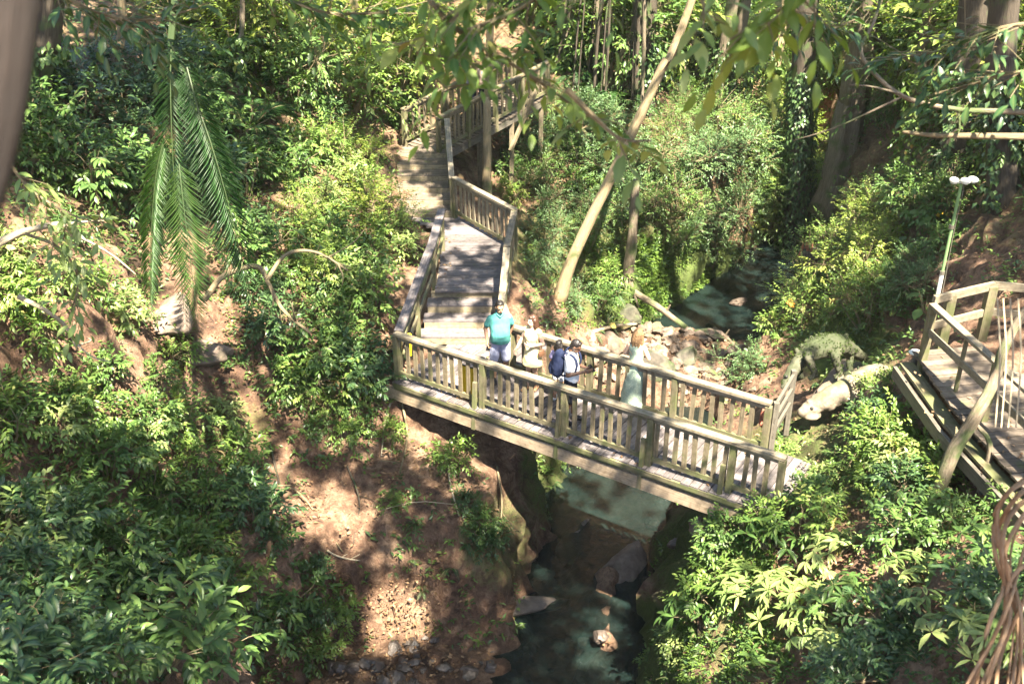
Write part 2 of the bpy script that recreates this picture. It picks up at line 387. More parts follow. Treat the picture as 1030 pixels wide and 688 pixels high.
# ground: red-brown soil, litter, moss, wet bed
def groundmat():
    m, nt, b = newmat('ground_soil'); p = wpos(nt)
    moss = attr(nt, 'moss'); wet = attr(nt, 'wet')
    n1 = noise(nt, p, 1.3, 6, .6, .6); n2 = noise(nt, p, 7, 7, .75, .5); n3 = noise(nt, p, 40, 4, .7)
    soil = ramp(nt, [(.30, (.055, .029, .019)), (.48, (.21, .115, .07)), (.68, (.45, .295, .195))], math_(nt, 'SUBTRACT', math_(nt, 'ADD', math_(nt, 'MULTIPLY', n1, .8), math_(nt, 'MULTIPLY', n2, .8)), .3)).outputs[0]
    vo = nt.nodes.new('ShaderNodeTexVoronoi'); vo.inputs['Scale'].default_value = 19; nt.links.new(mixc(nt, .12, p, nt.nodes.new('ShaderNodeTexNoise').outputs['Color']), vo.inputs['Vector'])
    hs = nt.nodes.new('ShaderNodeSeparateColor'); nt.links.new(vo.outputs['Color'], hs.inputs[0])
    lit = ramp(nt, [(0, (.06, .035, .02)), (.5, (.18, .11, .06)), (1, (.36, .25, .15))], hs.outputs[0]).outputs[0]
    lf = ramp(nt, [(.5, (0, 0, 0)), (.6, (1, 1, 1))], math_(nt, 'ADD', math_(nt, 'MULTIPLY', n1, .6), math_(nt, 'MULTIPLY', hs.outputs[1], .4))).outputs[0]
    c = mixc(nt, math_(nt, 'MULTIPLY', lf, .4), soil, lit)
    mf = ramp(nt, [(.42, (0, 0, 0)), (.58, (1, 1, 1))], math_(nt, 'ADD', math_(nt, 'MULTIPLY', moss, .62), math_(nt, 'MULTIPLY', n2, .45))).outputs[0]
    mc = ramp(nt, [(.3, (.03, .06, .01)), (.7, (.12, .2, .025))], n3).outputs[0]
    c = mixc(nt, math_(nt, 'MULTIPLY', mf, .9), c, mc)
    c = mixc(nt, math_(nt, 'MULTIPLY', n3, .45), c, mixc(nt, 1, c, (.5, .5, .5), 'MULTIPLY'))
    c = mixc(nt, wet, c, mixc(nt, 1, c, (.45, .45, .42), 'MULTIPLY'))
    nt.links.new(c, b.inputs['Base Color'])
    nt.links.new(math_(nt, 'SUBTRACT', .9, math_(nt, 'MULTIPLY', wet, .5)), b.inputs['Roughness'])
    bump(nt, b, math_(nt, 'ADD', math_(nt, 'MULTIPLY', n2, 1.0), math_(nt, 'MULTIPLY', n3, .5)), 1.0, .10)
    return m
M['ground'] = groundmat()
def watermat():
    m, nt, b = newmat('stream_water'); p = wpos(nt)
    n1 = noise(nt, p, .8, 3); n2 = noise(nt, p, 5, 5, .65, 1.6); n3 = noise(nt, p, 17, 3)
    c = ramp(nt, [(.35, (.006, .014, .0135)), (.7, (.016, .029, .026))], n1).outputs[0]
    nt.links.new(c, b.inputs['Base Color']); b.inputs['Roughness'].default_value = .06; b.inputs['IOR'].default_value = 1.33
    b.inputs['Specular IOR Level'].default_value = .6
    bump(nt, b, math_(nt, 'ADD', n2, math_(nt, 'MULTIPLY', n3, .3)), 1.0, .10)
    tr = nt.nodes.new('ShaderNodeBsdfTransparent'); tr.inputs[0].default_value = (.62, .70, .66, 1)
    mx = nt.nodes.new('ShaderNodeMixShader'); mx.inputs[0].default_value = .70
    nt.links.new(tr.outputs[0], mx.inputs[1]); nt.links.new(b.outputs[0], mx.inputs[2]); nt.links.new(mx.outputs[0], nt.nodes['Material Output'].inputs['Surface'])
    return m
M['water'] = watermat()
# ------------------------------------------------------------------ terrain: control heights, stream channel
CP = np.array([
(-2.2,17.9,-.45),(-1,17.6,-.9),(.2,17.2,-1.5),(-3.4,16.4,-1.0),(-2.65,15.6,-1.35),(-1.2,16.2,-1.15),(.3,16.6,-1.55),(-4.5,11.8,-1),(-5.5,12.8,-.8),(-6.9,12.4,1.9),(-5.1,8.1,2),(-7.5,15.2,4.2),(-7.1,17,2.6),
(-5.9,18.7,1.3),(-4,18.2,.5),(-3,19.5,.35),(-2.6,22,.5),(-3.7,23,1.1),(-7,24.3,3.3),(-9.2,24.6,4.6),(-10,19,4.5),(-12,15,6.3),(-9,10,5.0),(-12,30,6),(-6,30,3),(-3,28.5,1.3),(-1.5,30,.9),
(-4.2,15.2,-1.2),(-4.9,16.5,-.4),(-4.9,13.4,-1.2),(-.6,21.5,.05),(.3,20.5,-.9),(.5,23,-.9),(-.5,25,-.1),(.6,25.7,-1.2),(2.2,25.6,-3),(1.2,21,-2.4),(.4,19.2,-1.0),(-.4,29.7,-.1),(.15,34,1.6),(3.1,32,.7),
(2,29,-1.2),(3,27.5,-2.6),(4.2,30.8,.1),(5.4,31.4,-.2),(4.6,29.6,-1.2),(6.0,31.6,-.6),(3.6,36,1.4),(6,38,.5),(8,37,-1.3),(10.6,40,-2),(12,48,-1),(-2.2,24.2,.5),(-2.2,26.8,1.0),
(0,45,3.6),(-8,42,5.2),(6,50,2.6),(15,55,3),(-15,50,8),(20,45,6),(10,70,8),(-20,70,12),(30,70,14),(0,90,16),(-40,60,20),(45,50,22),(-40,20,18),(45,15,16),(-35,3,14),(0,70,8),(40,95,22),(-40,95,22),
(9.2,27.5,-1.1),(7.8,19.7,-.2),(9.3,22,1.3),(9.5,19.2,2.5),(5.5,18.2,-1.1),(6.1,17.2,-.6),(6.9,15.9,1.35),(6.4,15.1,1.0),(7.5,14,1.4),(5.2,14,.1),(4.4,14.3,-.3),(4.6,16,-1.0),(5.2,20,-2.2),(6.5,23,-1.8),
(3.5,13.8,-.8),(4.0,13.5,-.35),(4.6,13.4,.0),(4.7,14.4,-.1),(2.8,14,-2.2),(4.5,11.3,-.1),(5.4,9.4,1.7),(5.4,12.4,.5),(7,12.5,1.4),(7.5,10,2.8),(3,11.5,-1.8),(3.2,9.5,-1),(10,14,3.0),(12,20,4.8),(13,28,3.3),(16,12,6.2),(12,34,1.3),(16,40,2.4),(5,6,3),(9,4,6),
(.5,4,-2.5),(-3,5,.6),(0,0,-2.5),(9,30.5,-1.6),(-4.2,20.5,.8),(8.6,24.5,.3)], float)
def _tps_fit(P, lam=.02):
    n = len(P); d = np.linalg.norm(P[:, None, :2]-P[None, :, :2], axis=2)
    K = np.where(d > 0, d*d*np.log(d+1e-12), 0)+lam*np.eye(n)*10
    Q = np.c_[np.ones(n), P[:, :2]]
    A = np.zeros((n+3, n+3)); A[:n, :n] = K; A[:n, n:] = Q; A[n:, :n] = Q.T
    return np.linalg.solve(A, np.r_[P[:, 2], 0, 0, 0])
TW = _tps_fit(CP)
def tps(x, y):
    x = np.asarray(x, float); sh = x.shape; q = np.c_[x.ravel(), np.asarray(y, float).ravel()]
    out = np.empty(len(q))
    for i in range(0, len(q), 20000):
        s = q[i:i+20000]; d2 = ((s[:, None, :]-CP[None, :, :2])**2).sum(2)
        out[i:i+20000] = (np.where(d2 > 0, .5*d2*np.log(d2+1e-12), 0))@TW[:-3]+TW[-3]+s@TW[-2:]
    return out.reshape(sh)
WATER = -4.0
STREAM = np.array([(13.5,48,.25),(11.5,40,.3),(9.5,34.5,.55),(8.0,30.9,1.25),(6.4,28.2,1.5),(4.9,26.2,1.5),(3.6,23.6,1.4),(2.7,21,1.25),(2.0,18.6,1.2),(1.55,16.6,.85),(1.1,14.9,.92),(.7,13.3,1.25),(-.6,11.5,2.3),(-1.0,8,2.6),(-.5,3,2.4),(-.5,-4,2.4)])
def sdist(x, y):
    """distance outside the stream's water edge (negative in the water)"""
    best = np.full(np.shape(x), 1e9)
    for (x0, y0, w0), (x1, y1, w1) in zip(STREAM[:-1], STREAM[1:]):
        dx, dy = x1-x0, y1-y0; t = np.clip(((x-x0)*dx+(y-y0)*dy)/(dx*dx+dy*dy), 0, 1)
        best = np.minimum(best, np.hypot(x-x0-t*dx, y-y0-t*dy)-(w0+t*(w1-w0)))
    ax, ay, bx, by, w = .5, 13.5, -2.7, 13.2, 1.25
    dx, dy = bx-ax, by-ay; t = np.clip(((x-ax)*dx+(y-ay)*dy)/(dx*dx+dy*dy), 0, 1)
    best = np.minimum(best, np.hypot(x-ax-t*dx, y-ay-t*dy)-w)
    return best
def sm(a, b, x): t = np.clip((x-a)/(b-a), 0, 1); return t*t*(3-2*t)
def vnoise(x, y, sc, seed=0):
    """cheap smooth value noise"""
    xs = np.asarray(x)*sc+seed*17.3; ys = np.asarray(y)*sc+seed*9.1
    xi = np.floor(xs).astype(int); yi = np.floor(ys).astype(int); fx = xs-xi; fy = ys-yi
    fx = fx*fx*(3-2*fx); fy = fy*fy*(3-2*fy)
    def h(i, j):
        n = (i*374761393+j*668265263+seed*1442695) & 0x7fffffff
        n = ((n ^ (n >> 13))*1274126177) & 0x7fffffff
        return (n & 0xffff)/65535.0
    return (h(xi, yi)*(1-fx)+h(xi+1, yi)*fx)*(1-fy)+(h(xi, yi+1)*(1-fx)+h(xi+1, yi+1)*fx)*fy
def height(x, y):
    x = np.asarray(x, float); y = np.asarray(y, float)
    z = tps(x, y); sd = sdist(x, y)
    z = z+.30*(vnoise(x, y, .55, 1)-.5)+.22*(vnoise(x, y, 1.3, 2)-.5)+.12*(vnoise(x, y, 3.1, 3)-.5)
    z = np.where(sd > 0, np.maximum(z, -3.75), z)
    bed = -4.4+.5*(vnoise(x, y, .9, 4)-.4)+.25*(vnoise(x, y, 2.6, 5)-.5)
    bar = np.exp(-(((x-4.3)/2.1)**2+((y-25.2)/2.2)**4)); bar2 = np.exp(-(((x+1.9)/1.9)**4+((y-13.3)/1.6)**4)); bar3 = np.exp(-(((x-1.75-.15*(y-15.6))/.36)**2+((y-15.7)/1.6)**4))*(.62+.7*vnoise(x,y,2.2,8))
    bed = bed+.85*bar+.75*bar2+.5*bar3
    wall = .75+.35*vnoise(x, y, .8, 6)
    return bed+(z-bed)*sm(0.0, 1.0, sd/wall)
# lookup grid for ray hits
GX0, GY0, GS = -48.0, 2.0, .2
_gx = np.arange(GX0, 56, GS); _gy = np.arange(GY0, 108, GS)
GZ = height(*np.meshgrid(_gx, _gy))
def hz(x, y):
    fx = np.clip((np.asarray(x)-GX0)/GS, 0, len(_gx)-1.001); fy = np.clip((np.asarray(y)-GY0)/GS, 0, len(_gy)-1.001)
    i = fx.astype(int); j = fy.astype(int); a = fx-i; b = fy-j
    return (GZ[j, i]*(1-a)+GZ[j, i+1]*a)*(1-b)+(GZ[j+1, i]*(1-a)+GZ[j+1, i+1]*a)*b
def hit(u, v):
    d = ray(u, v); n = len(d); T = np.full(n, np.nan); ts = 3.0; prev = ts
    live = np.ones(n, bool)
    while ts < 110 and live.any():
        p = CAM+d*ts
        below = live & (p[:, 2] < hz(p[:, 0], p[:, 1]))
        T[below] = (ts+prev)/2; live &= ~below
        prev = ts; ts += max(.06, ts*.006)
    return CAM+d*T[:, None], T
_ts = [3.0]
while _ts[-1] < 110: _ts.append(_ts[-1]+max(.06, _ts[-1]*.006))
_ts = np.array(_ts)
def hit1(u, v):
    p = CAM+ray(u, v)*_ts[:, None]; b = np.nonzero(p[:, 2] < hz(p[:, 0], p[:, 1]))[0]
    if len(b) == 0: return np.full(3, np.nan), np.nan
    t = (_ts[b[0]]+_ts[max(b[0]-1, 0)])/2; return CAM+ray(u, v)*t, t

# ground mesh: fine in the middle, coarse outside
def axis(lo, a, b, hi, fine, coarse):
    out = list(np.arange(a, b, fine)); s = fine; x = a
    while x > lo: s = min(coarse, s*1.18); x -= s; out.insert(0, x)
    s = fine; x = out[-1]
    while x < hi: s = min(coarse, s*1.18); x += s; out.append(x)
    return np.array(out)
ax_ = axis(-60, -8, 10.5, 70, .10, 2.5); ay_ = axis(-14, 8, 33, 115, .11, 2.5)
X, Y = np.meshgrid(ax_, ay_); Z = height(X, Y); SD = sdist(X, Y)
V = np.stack([X, Y, Z], -1)
# rough, slightly undercut walls: push along the surface normal with 3-D noise
gy = np.gradient(Z, axis=0)/np.gradient(Y, axis=0); gx = np.gradient(Z, axis=1)/np.gradient(X, axis=1)
nr = unit(np.stack([-gx, -gy, np.ones_like(gx)], -1)); steep = np.clip(1-nr[..., 2], 0, 1)
fine_zone = (X > -8.5) & (X < 11) & (Y > 7) & (Y < 34)
for j, i in zip(*np.nonzero(fine_zone)):
    q = V[j, i]; st = steep[j, i]
    w = mnoise.noise(Vector(q*1.1))*.55*st+(.25-abs(mnoise.noise(Vector(q*1.9)+Vector((7, 3, 1)))))*.45*st+mnoise.noise(Vector(q*2.9))*.22*(.3+st)+mnoise.noise(Vector(q*7.5))*.08
    V[j, i] = q+nr[j, i]*w
uu, vv, dd = project(V)
def ell(u, v, cx, cy, rx, ry, soft=.35):
    d = np.sqrt(((u-cx)/rx)**2+((v-cy)/ry)**2); return np.clip((1+soft-d)/(2*soft), 0, 1)
def eset(u, v, lst):
    o = np.zeros(np.shape(u))
    for e in lst: o = np.maximum(o, ell(u, v, *e[:4])*(e[4] if len(e) > 4 else 1))
    return o
MOSS = [(700,300,80,45,1),(640,290,50,40,.8),(690,285,85,45,1),(650,660,40,60,.9),(700,560,55,60,.6),(560,470,45,70,.55),(620,300,60,40,.5),(500,545,50,60,.45),(600,250,120,60,.5),(830,460,120,60,.5),(230,430,60,40,.4),(750,640,60,60,.45),(850,350,60,50,.6)]
moss = eset(uu, vv, MOSS)*(dd > 5); moss = np.maximum(moss, .35*(vv < 250))
moss = np.where((SD < .05), .15, moss)
wet = np.clip(1-(Z+4.12)/.3, 0, 1)*(SD < 1.0)
wet = np.maximum(wet, .62*np.exp(-(((X-4.3)/2.3)**2+((Y-25.2)/2.5)**4))*(Z < -3.2)); wet = np.maximum(wet, .6*np.exp(-(((X+1.9)/2.2)**4+((Y-13.3)/1.7)**4))*(Z < -3.3))
nxx, nyy = len(ax_), len(ay_)
idx = np.arange(nxx*nyy).reshape(nyy, nxx)
F = np.stack([idx[:-1, :-1], idx[:-1, 1:], idx[1:, 1:], idx[1:, :-1]], -1).reshape(-1, 4).astype(np.int32)
me = bpy.data.meshes.new('ground'); me.vertices.add(nxx*nyy); me.vertices.foreach_set('co', V.reshape(-1).astype(np.float32))
me.loops.add(F.size); me.loops.foreach_set('vertex_index', F.ravel()); me.polygons.add(len(F)); me.polygons.foreach_set('loop_start', np.arange(len(F), dtype=np.int32)*4); me.update(calc_edges=True)
for nm, arr in (('moss', moss), ('wet', wet)):
    a = me.attributes.new(nm, 'FLOAT', 'POINT'); a.data.foreach_set('value', arr.ravel().astype(np.float32))
me.polygons.foreach_set('use_smooth', np.ones(len(F), bool)); me.materials.append(M['ground'])
ground = bpy.data.objects.new('ground', me); link(ground); tag(ground, 'red brown soil of the ravine with moss and litter', kind='structure')

# water: a strip along the channel
c = STREAM[:, :2]; tg = unit(np.gradient(c, axis=0)); nrm = np.c_[-tg[:, 1], tg[:, 0]]; w = STREAM[:, 2]+.55
mb = MB()
Lp = c+nrm*w[:, None]; Rp = c-nrm*w[:, None]
for i in range(len(c)): mb.v += [(Lp[i][0], Lp[i][1], WATER), (Rp[i][0], Rp[i][1], WATER)]; mb.l += [(0, 0, 0)]*2
for i in range(len(c)-1): mb.f.append((2*i, 2*i+1, 2*i+3, 2*i+2))
o = mb.build('stream', M['water']); tag(o, 'teal green stream at the bottom of the ravine', kind='structure')
# ------------------------------------------------------------------ wooden structures
def railing(root, base, top_h, nb, posts, dirs=None, capm='rail_cap', balm='rail', lowm='mossy', bw=.075, low=.14, mid=None, baluster_h=None, lean=.018, skip=()):
    """base: polyline of deck points (3-D). One handrail, one bottom rail, posts and balusters, each its own mesh under root."""
    base = [np.asarray(p, float) for p in base]; up = np.array([0, 0, 1.])
    seg = [np.linalg.norm(b-a) for a, b in zip(base[:-1], base[1:])]; tot = sum(seg)
    def pt(s):
        s = min(max(s, 0), tot-1e-6)
        for a, b, l in zip(base[:-1], base[1:], seg):
            if s <= l: return a+(b-a)*(s/l), nz(b-a)
            s -= l
    h = MB(); lo = MB()
    for a, b in zip(base[:-1], base[1:]):
        d = nz(b-a)*.03
        h.bar(a-d+up*(top_h+RNG.normal(0,.008)), b+d+up*(top_h+RNG.normal(0,.008)), .135, .05)
        h.bar(a+up*(top_h-.075), b+up*(top_h-.075), .045, .09)
        lo.bar(a+up*low, b+up*low, .05, .085)
        if mid: lo.bar(a+up*mid, b+up*mid, .045, .08)
    h.build('handrail', M[capm], root); lo.build('bottom_rail', M[lowm], root)
    ps = list(posts) if hasattr(posts, '__len__') else [tot*k/(posts-1) for k in range(posts)]
    for s_ in ps:
        p, d = pt(s_)
        m = MB(); m.post(p-up*.22, top_h+.17, .10, .10, d, lean=lean*.6); m.build('post', M[lowm], root)
    for k in range(nb):
        s = tot*(k+.5)/nb
        if any(abs(s-q) < .09 for q in ps): continue
        p, d = pt(s); m = MB(); m.post(p+up*(low-.02), top_h-low-.03, bw*RNG.uniform(.9, 1.12), .03, d, lean=lean); m.build('baluster', M[balm], root)
def planks(mb, p0, p1, half_a, half_b, z, wid=.145, gap=.014, th=.035, jit=.004, ends=None):
    """planks laid across the walk p0->p1; half_a/half_b: plank reach to either side"""
    p0 = np.array([*p0, 0.]); p1 = np.array([*p1, 0.]); d = nz(p1-p0); n = np.array([-d[1], d[0], 0]); L = np.linalg.norm(p1-p0)
    k = int(L/(wid+gap))
    for i in range(k+1):
        s = i*(wid+gap)
        zz = z(s/L) if callable(z) else z
        c = p0+d*s+np.array([0, 0, zz+RNG.normal(0, .003)])
        mb.bar(c-n*half_b+n*RNG.normal(0, .012), c+n*half_a+n*RNG.normal(0, .012), wid, th, jit=jit*.5)

# footbridge ------------------------------------------------------
NA = np.array([-2.12, 17.74]); NB_ = np.array([4.1, 13.70]); bd = nz(NB_-NA); bn = np.array([-bd[1], bd[0]])
FA = np.array([0.0, 18.0]); FB = np.array([4.2, 15.27])
bridge = empty('footbridge', (1.0, 16.3, 0)); BO = np.array([1.0, 16.3, 0])
tag(bridge, 'weathered wooden footbridge with mossy baluster railings crossing above the stream', 'footbridge')
class Off:  # children use coordinates relative to the thing's base
    pass
def rel(root, pts): return [np.asarray(p, float)-np.array(root.location) for p in pts]
mb = MB()
mid0 = (NA+bn*.70); mid1 = NB_+bn*.70
s0 = mid0-np.array([0, 0]); planks(mb, (mid0+bd*.05-BO[:2]), (mid1+bd*.05-BO[:2]), .80, .86, -.02)
mb.build('deck', M['deck'], bridge)
# the corner between bridge and steps: boards laid the same way, cut short
mb = MB()
for i in range(11):
    s = .05+i*.159; a = NA+bn*1.52+bd*s; reach = max(.05, min(1.05, 1.35-.03*i-.075*i))
    yb = 19.2
    L = max(0.02, (yb-a[1])/bn[1]); 
    b = a+bn*L
    if L > .05: mb.bar(np.array([*a, -.022])-BO, np.array([*b, -.022])-BO, .145, .035)
mb.build('corner_boards', M['deck'], bridge)
for off, m_ in ((-.10, 'beam'), (1.45, 'beam')):
    mb = MB(); a = NA+bn*off-bd*.2; b = NB_+bn*off-bd*(.45 if off < 0 else 0)
    mb.bar(np.array([*a, -.28])-BO, np.array([*b, -.33])-BO, .09, .24); mb.build('side_beam', M[m_], bridge)
mb = MB(); a = NA-bn*.13; b = NB_-bn*.13-bd*.35
mb.bar(np.array([*a, -.06])-BO, np.array([*b, -.07])-BO, .10, .08); mb.bar(np.array([*(a+bn*.02), -.125])-BO, np.array([*(b+bn*.02), -.135])-BO, .10, .045)
mb.build('edge_board', M['mossy'], bridge)
for s in (.6, 2.2, 3.8, 5.6):
    mb = MB(); a = NA+bn*-.02+bd*s; b = NA+bn*1.4+bd*s
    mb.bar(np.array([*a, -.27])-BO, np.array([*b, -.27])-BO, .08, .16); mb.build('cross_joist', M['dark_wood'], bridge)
railing(bridge, rel(bridge, [(*NA, 0), (*NB_, 0)]), .95, 44, (0, 1.9, 3.6, 5.2, 6.6, 7.4), low=.13)
railing(bridge, rel(bridge, [(*FA, 0), (*FB, 0)]), .95, 28, 4, low=.13)
for s in (1.80, 3.52, 5.12, 6.5):   # struts outside the near railing
    p = NA+bd*s-bn*.14; mb = MB(); mb.bar(np.array([*p, -.42])-BO, np.array([*(p+bn*.06), .52])-BO, .07, .06, up=(bn[0], bn[1], 0)); mb.build('strut', M['mossy'], bridge)

# short rail past the far right end
end_rail = empty('end_railing', (4.3, 15.2, 0)); tag(end_rail, 'short dark railing turning away at the right end of the footbridge', 'railing')
for z in (.9, .62, .34):
    mb = MB(); mb.bar((0, 0.06, z), (.55, 1.15, z-.05), .05, .09); mb.build('rail', M['dark_wood'], end_rail)
for f in (0.04, 1.0):
    mb = MB(); mb.post((.55*f, .06+1.1*f, -.35), 1.3, .09, .09, (1, 0)); mb.build('post', M['dark_wood'], end_rail)

# lower steps and landing ------------------------------------------
LZ = .68
steps = empty('wooden_steps', (-.95, 19.6, 0)); tag(steps, 'four broad wooden steps rising from the footbridge to the plank landing', 'steps')
SO = np.array([-.95, 19.6, 0])
for k in range(4):
    y0 = 19.08+k*.36; z = .17*(k+1); xl = -1.80+.05*k; xr = -.16
    mb = MB()
    mb.bar(np.array([xl, y0+.02, z-.105])-SO, np.array([xr, y0+.02, z-.105])-SO, .035, .13)
    t = mb.build('step', M['riser'], steps)
    if k < 3:
        tr = MB()
        for j in range(2): tr.bar(np.array([xl-.02, y0+.09+.185*j, z-.02])-SO, np.array([xr+.02, y0+.09+.185*j, z-.02])-SO, .178, .038)
        tr.build('tread', M['deck'], t)
landing = empty('plank_landing', (-.75, 21.6, LZ)); tag(landing, 'grey plank landing with a diagonal baluster railing between two flights of steps', 'walkway')
LO = np.array([-.75, 21.6, LZ])
mb = MB(); k = 0; y = 20.18
while y < 24.3:
    f = (y-20.14)/4.1
    xl = -1.55+.02*f-(1.1*max(0, (y-23.2)/1.1) if y > 23.2 else 0); xr = -.12+.12*min(1, (y-20.14)/2.0)
    if y > 22.3: xr = 0-(y-22.3)*.69
    mb.bar(np.array([xl+RNG.normal(0,.012), y, LZ-.02+RNG.normal(0, .003)])-LO, np.array([xr+.05+RNG.normal(0,.012), y, LZ-.02])-LO, .145, .036); y += .158
mb.build('deck', M['deck'], landing)
for x0, x1, y0, y1 in ((-1.55, -1.5, 20.2, 23.3), (-.2, -.05, 20.2, 22.3)):
    mb = MB(); mb.bar(np.array([x0, y0, LZ-.15])-LO, np.array([x1, y1, LZ-.15])-LO, .07, .2); mb.build('side_beam', M['beam'], landing)
for x, y in ((-1.45, 20.4), (-.2, 20.5), (-.1, 22.2), (-1.3, 23.9), (-.7, 23.2)):
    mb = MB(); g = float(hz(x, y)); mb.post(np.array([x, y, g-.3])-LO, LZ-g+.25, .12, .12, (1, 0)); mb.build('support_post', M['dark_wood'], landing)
# right railing: bridge corner -> up the steps -> landing -> diagonal -> upper steps
railing(landing, rel(landing, [(-.02, 18.02, 0), (-.2, 19.02, 0), (-.1, 20.15, LZ), (.05, 22.15, LZ)]), .95, 17, 4)
railing(landing, rel(landing, [(.05, 22.15, LZ), (-1.34, 24.15, LZ+.02)]), .95, 13, 2, balm='rail_cap')
# left railing: two lower rails instead of balusters
lr = empty('slat_railing', (-1.9, 18.6, 0)); tag(lr, 'grey slatted handrail climbing along the left side of the lower steps', 'railing')
LR = np.array(lr.location); pts = [np.array(p) for p in ((-2.08, 17.8, 0), (-1.60, 20.4, LZ), (-1.52, 22.2, LZ))]
h = MB(); l1 = MB(); l2 = MB(); up = np.array([0, 0, 1.])
for a, b in zip(pts[:-1], pts[1:]):
    h.bar(a+up*.95-LR, b+up*.95-LR, .17, .05); l1.bar(a+up*.60-LR, b+up*.60-LR, .045, .08); l2.bar(a+up*.28-LR, b+up*.28-LR, .045, .08)
h.build('handrail', M['deck'], lr); l1.build('rail', M['mossy'], lr); l2.build('rail', M['mossy'], lr)
for a, f in ((pts[0], 0), (pts[0]*.5+pts[1]*.5, 0), (pts[1], 0), (pts[2], 0)):
    mb = MB(); mb.post(a-up*.3-LR, 1.22, .09, .09, (0, 1)); mb.build('post', M['mossy'], lr)

# upper flight -------------------------------------------------------
ust = empty('upper_steps', (-1.95, 25.5, LZ)); tag(ust, 'narrow upper flight of deep wooden steps climbing away half hidden by leaves', 'steps'); UO = np.array([-1.95, 25.5, LZ])
for k in range(6):
    y0 = 24.15+k*.5; z = LZ+.125*(k+1); xl, xr = -2.75-.03*k, -1.42-.05*k
    mb = MB(); mb.bar(np.array([xl, y0+.02, z-.075])-UO, np.array([xr, y0+.02, z-.075])-UO, .04, .11); t = mb.build('step', M['riser'], ust)
    tr = MB()
    for j in range(3): tr.bar(np.array([xl, y0+.1+.165*j, z-.02])-UO, np.array([xr, y0+.1+.165*j, z-.02])-UO, .155, .036)
    tr.build('tread', M['deck_brown'], t)
railing(ust, rel(ust, [(-1.40, 24.2, LZ), (-1.62, 26.6, LZ+.68)]), .95, 12, 3)
# upper walkway
wk = empty('raised_walkway', (-.6, 28.3, 1.4)); tag(wk, 'raised boardwalk on dark posts turning right above the upper steps', 'walkway'); WO = np.array(wk.location)
A0 = np.array([-1.85, 26.75]); B0 = np.array([1.0, 30.3]); dv = nz(B0-A0); nv = np.array([-dv[1], dv[0]])
mb = MB(); planks(mb, A0+nv*.6-WO[:2], B0+nv*.6-WO[:2], .68, .65, lambda f: 1.36+.55*f-WO[2]-.02); mb.build('deck', M['deck_brown'], wk)
for off in (0.02, 1.15):
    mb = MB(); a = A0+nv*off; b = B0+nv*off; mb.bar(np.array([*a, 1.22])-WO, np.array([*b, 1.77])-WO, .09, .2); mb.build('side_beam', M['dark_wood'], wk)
railing(wk, rel(wk, [(*A0, 1.36), (*B0, 1.91)]), .95, 26, 5, balm='rail', lowm='mossy', capm='rail')
railing(wk, rel(wk, [(*(A0+nv*1.2), 1.36), (*(B0+nv*1.2), 1.91)]), .95, 20, 4, balm='rail', lowm='mossy', capm='rail')
for f in (.08, .36, .66, .95):
    for off in (.05, 1.1):
        p = A0+(B0-A0)*f+nv*off; g = float(hz(*p)); mb = MB(); mb.post(np.array([*p, g-.3])-WO, 1.15+.55*f-g+.3, .13, .13, (1, 0)); mb.build('support_post', M['rail'], wk)
mb = MB(); p = A0+(B0-A0)*.72-nv*.02; mb.bar(np.array([*(A0+(B0-A0)*.62-nv*.05), .75])-WO, np.array([*(B0*.9+A0*.1-nv*.05), 2.4])-WO, .09, .09); mb.build('brace', M['rail'], wk)

# right bank platform -----------------------------------------------
PZ = 1.8
pf = empty('viewing_platform', (7.2, 14, PZ)); tag(pf, 'small wooden boardwalk platform with open two rail fence on the right bank', 'platform'); PO = np.array(pf.location)
mb = MB(); y = 11.0; 
while y < 15.5:
    xl = 6.47+max(0, (13.6-y))*.13+RNG.normal(0,.012)
    mb.bar(np.array([xl, y, PZ-.02+RNG.normal(0, .003)])-PO, np.array([9.4, y+.5, PZ-.02])-PO, .15, .038); y += .163
mb.build('deck', M['deck_brown'], pf)
mb = MB(); mb.bar(np.array([6.36, 15.4, PZ-.19])-PO, np.array([6.42, 13.55, PZ-.19])-PO, .22, .05); mb.bar(np.array([6.42, 13.55, PZ-.19])-PO, np.array([6.75, 11.2, PZ-.19])-PO, .22, .05); mb.build('edge_step', M['mossy'], pf)
mb = MB(); mb.bar(np.array([6.18, 15.4, PZ-.33])-PO, np.array([6.25, 13.5, PZ-.33])-PO, .06, .2); mb.bar(np.array([6.25, 13.5, PZ-.33])-PO, np.array([6.6, 11.2, PZ-.33])-PO, .06, .2); mb.build('side_beam', M['dark_wood'], pf)
def fence2(root, O, pts, hs, cap='rail_cap', posts=()):
    for z, w, hh in hs:
        mb = MB()
        for a, b in zip(pts[:-1], pts[1:]): mb.bar(np.array([*a, PZ+z])-O, np.array([*b, PZ+z])-O, w, hh)
        mb.build('handrail' if z > .8 else 'rail', M[cap], root)
    for x, y, w in posts: mb = MB(); mb.post(np.array([x, y, PZ-.35])-O, 1.3, w, w, (1, 0)); mb.build('post', M['mossy'], root)
fence2(pf, PO, [(6.52, 15.25), (6.78, 13.5), (7.1, 11.2)], [(.95, .12, .05), (.5, .045, .11)], posts=[(6.53, 15.22, .11), (6.68, 14.2, .05), (6.80, 13.4, .09), (6.95, 12.2, .09)])
fence2(pf, PO, [(6.60, 15.42), (7.75, 15.95), (9.3, 15.6)], [(.95, .06, .13), (.48, .05, .12)], posts=[(6.95, 15.62, .14), (7.72, 15.93, .14), (8.9, 15.7, .12)])
for x, y in ((6.6, 15.2), (6.7, 13.4), (7.0, 11.8), (9.2, 15.5), (9.2, 12)):
    mb = MB(); g = float(hz(x, y)); mb.post(np.array([x, y, min(g-.3, PZ-.5)])-PO, PZ-.1-min(g-.3, PZ-.5), .12, .12, (1, 0)); mb.build('support_post', M['dark_wood'], pf)

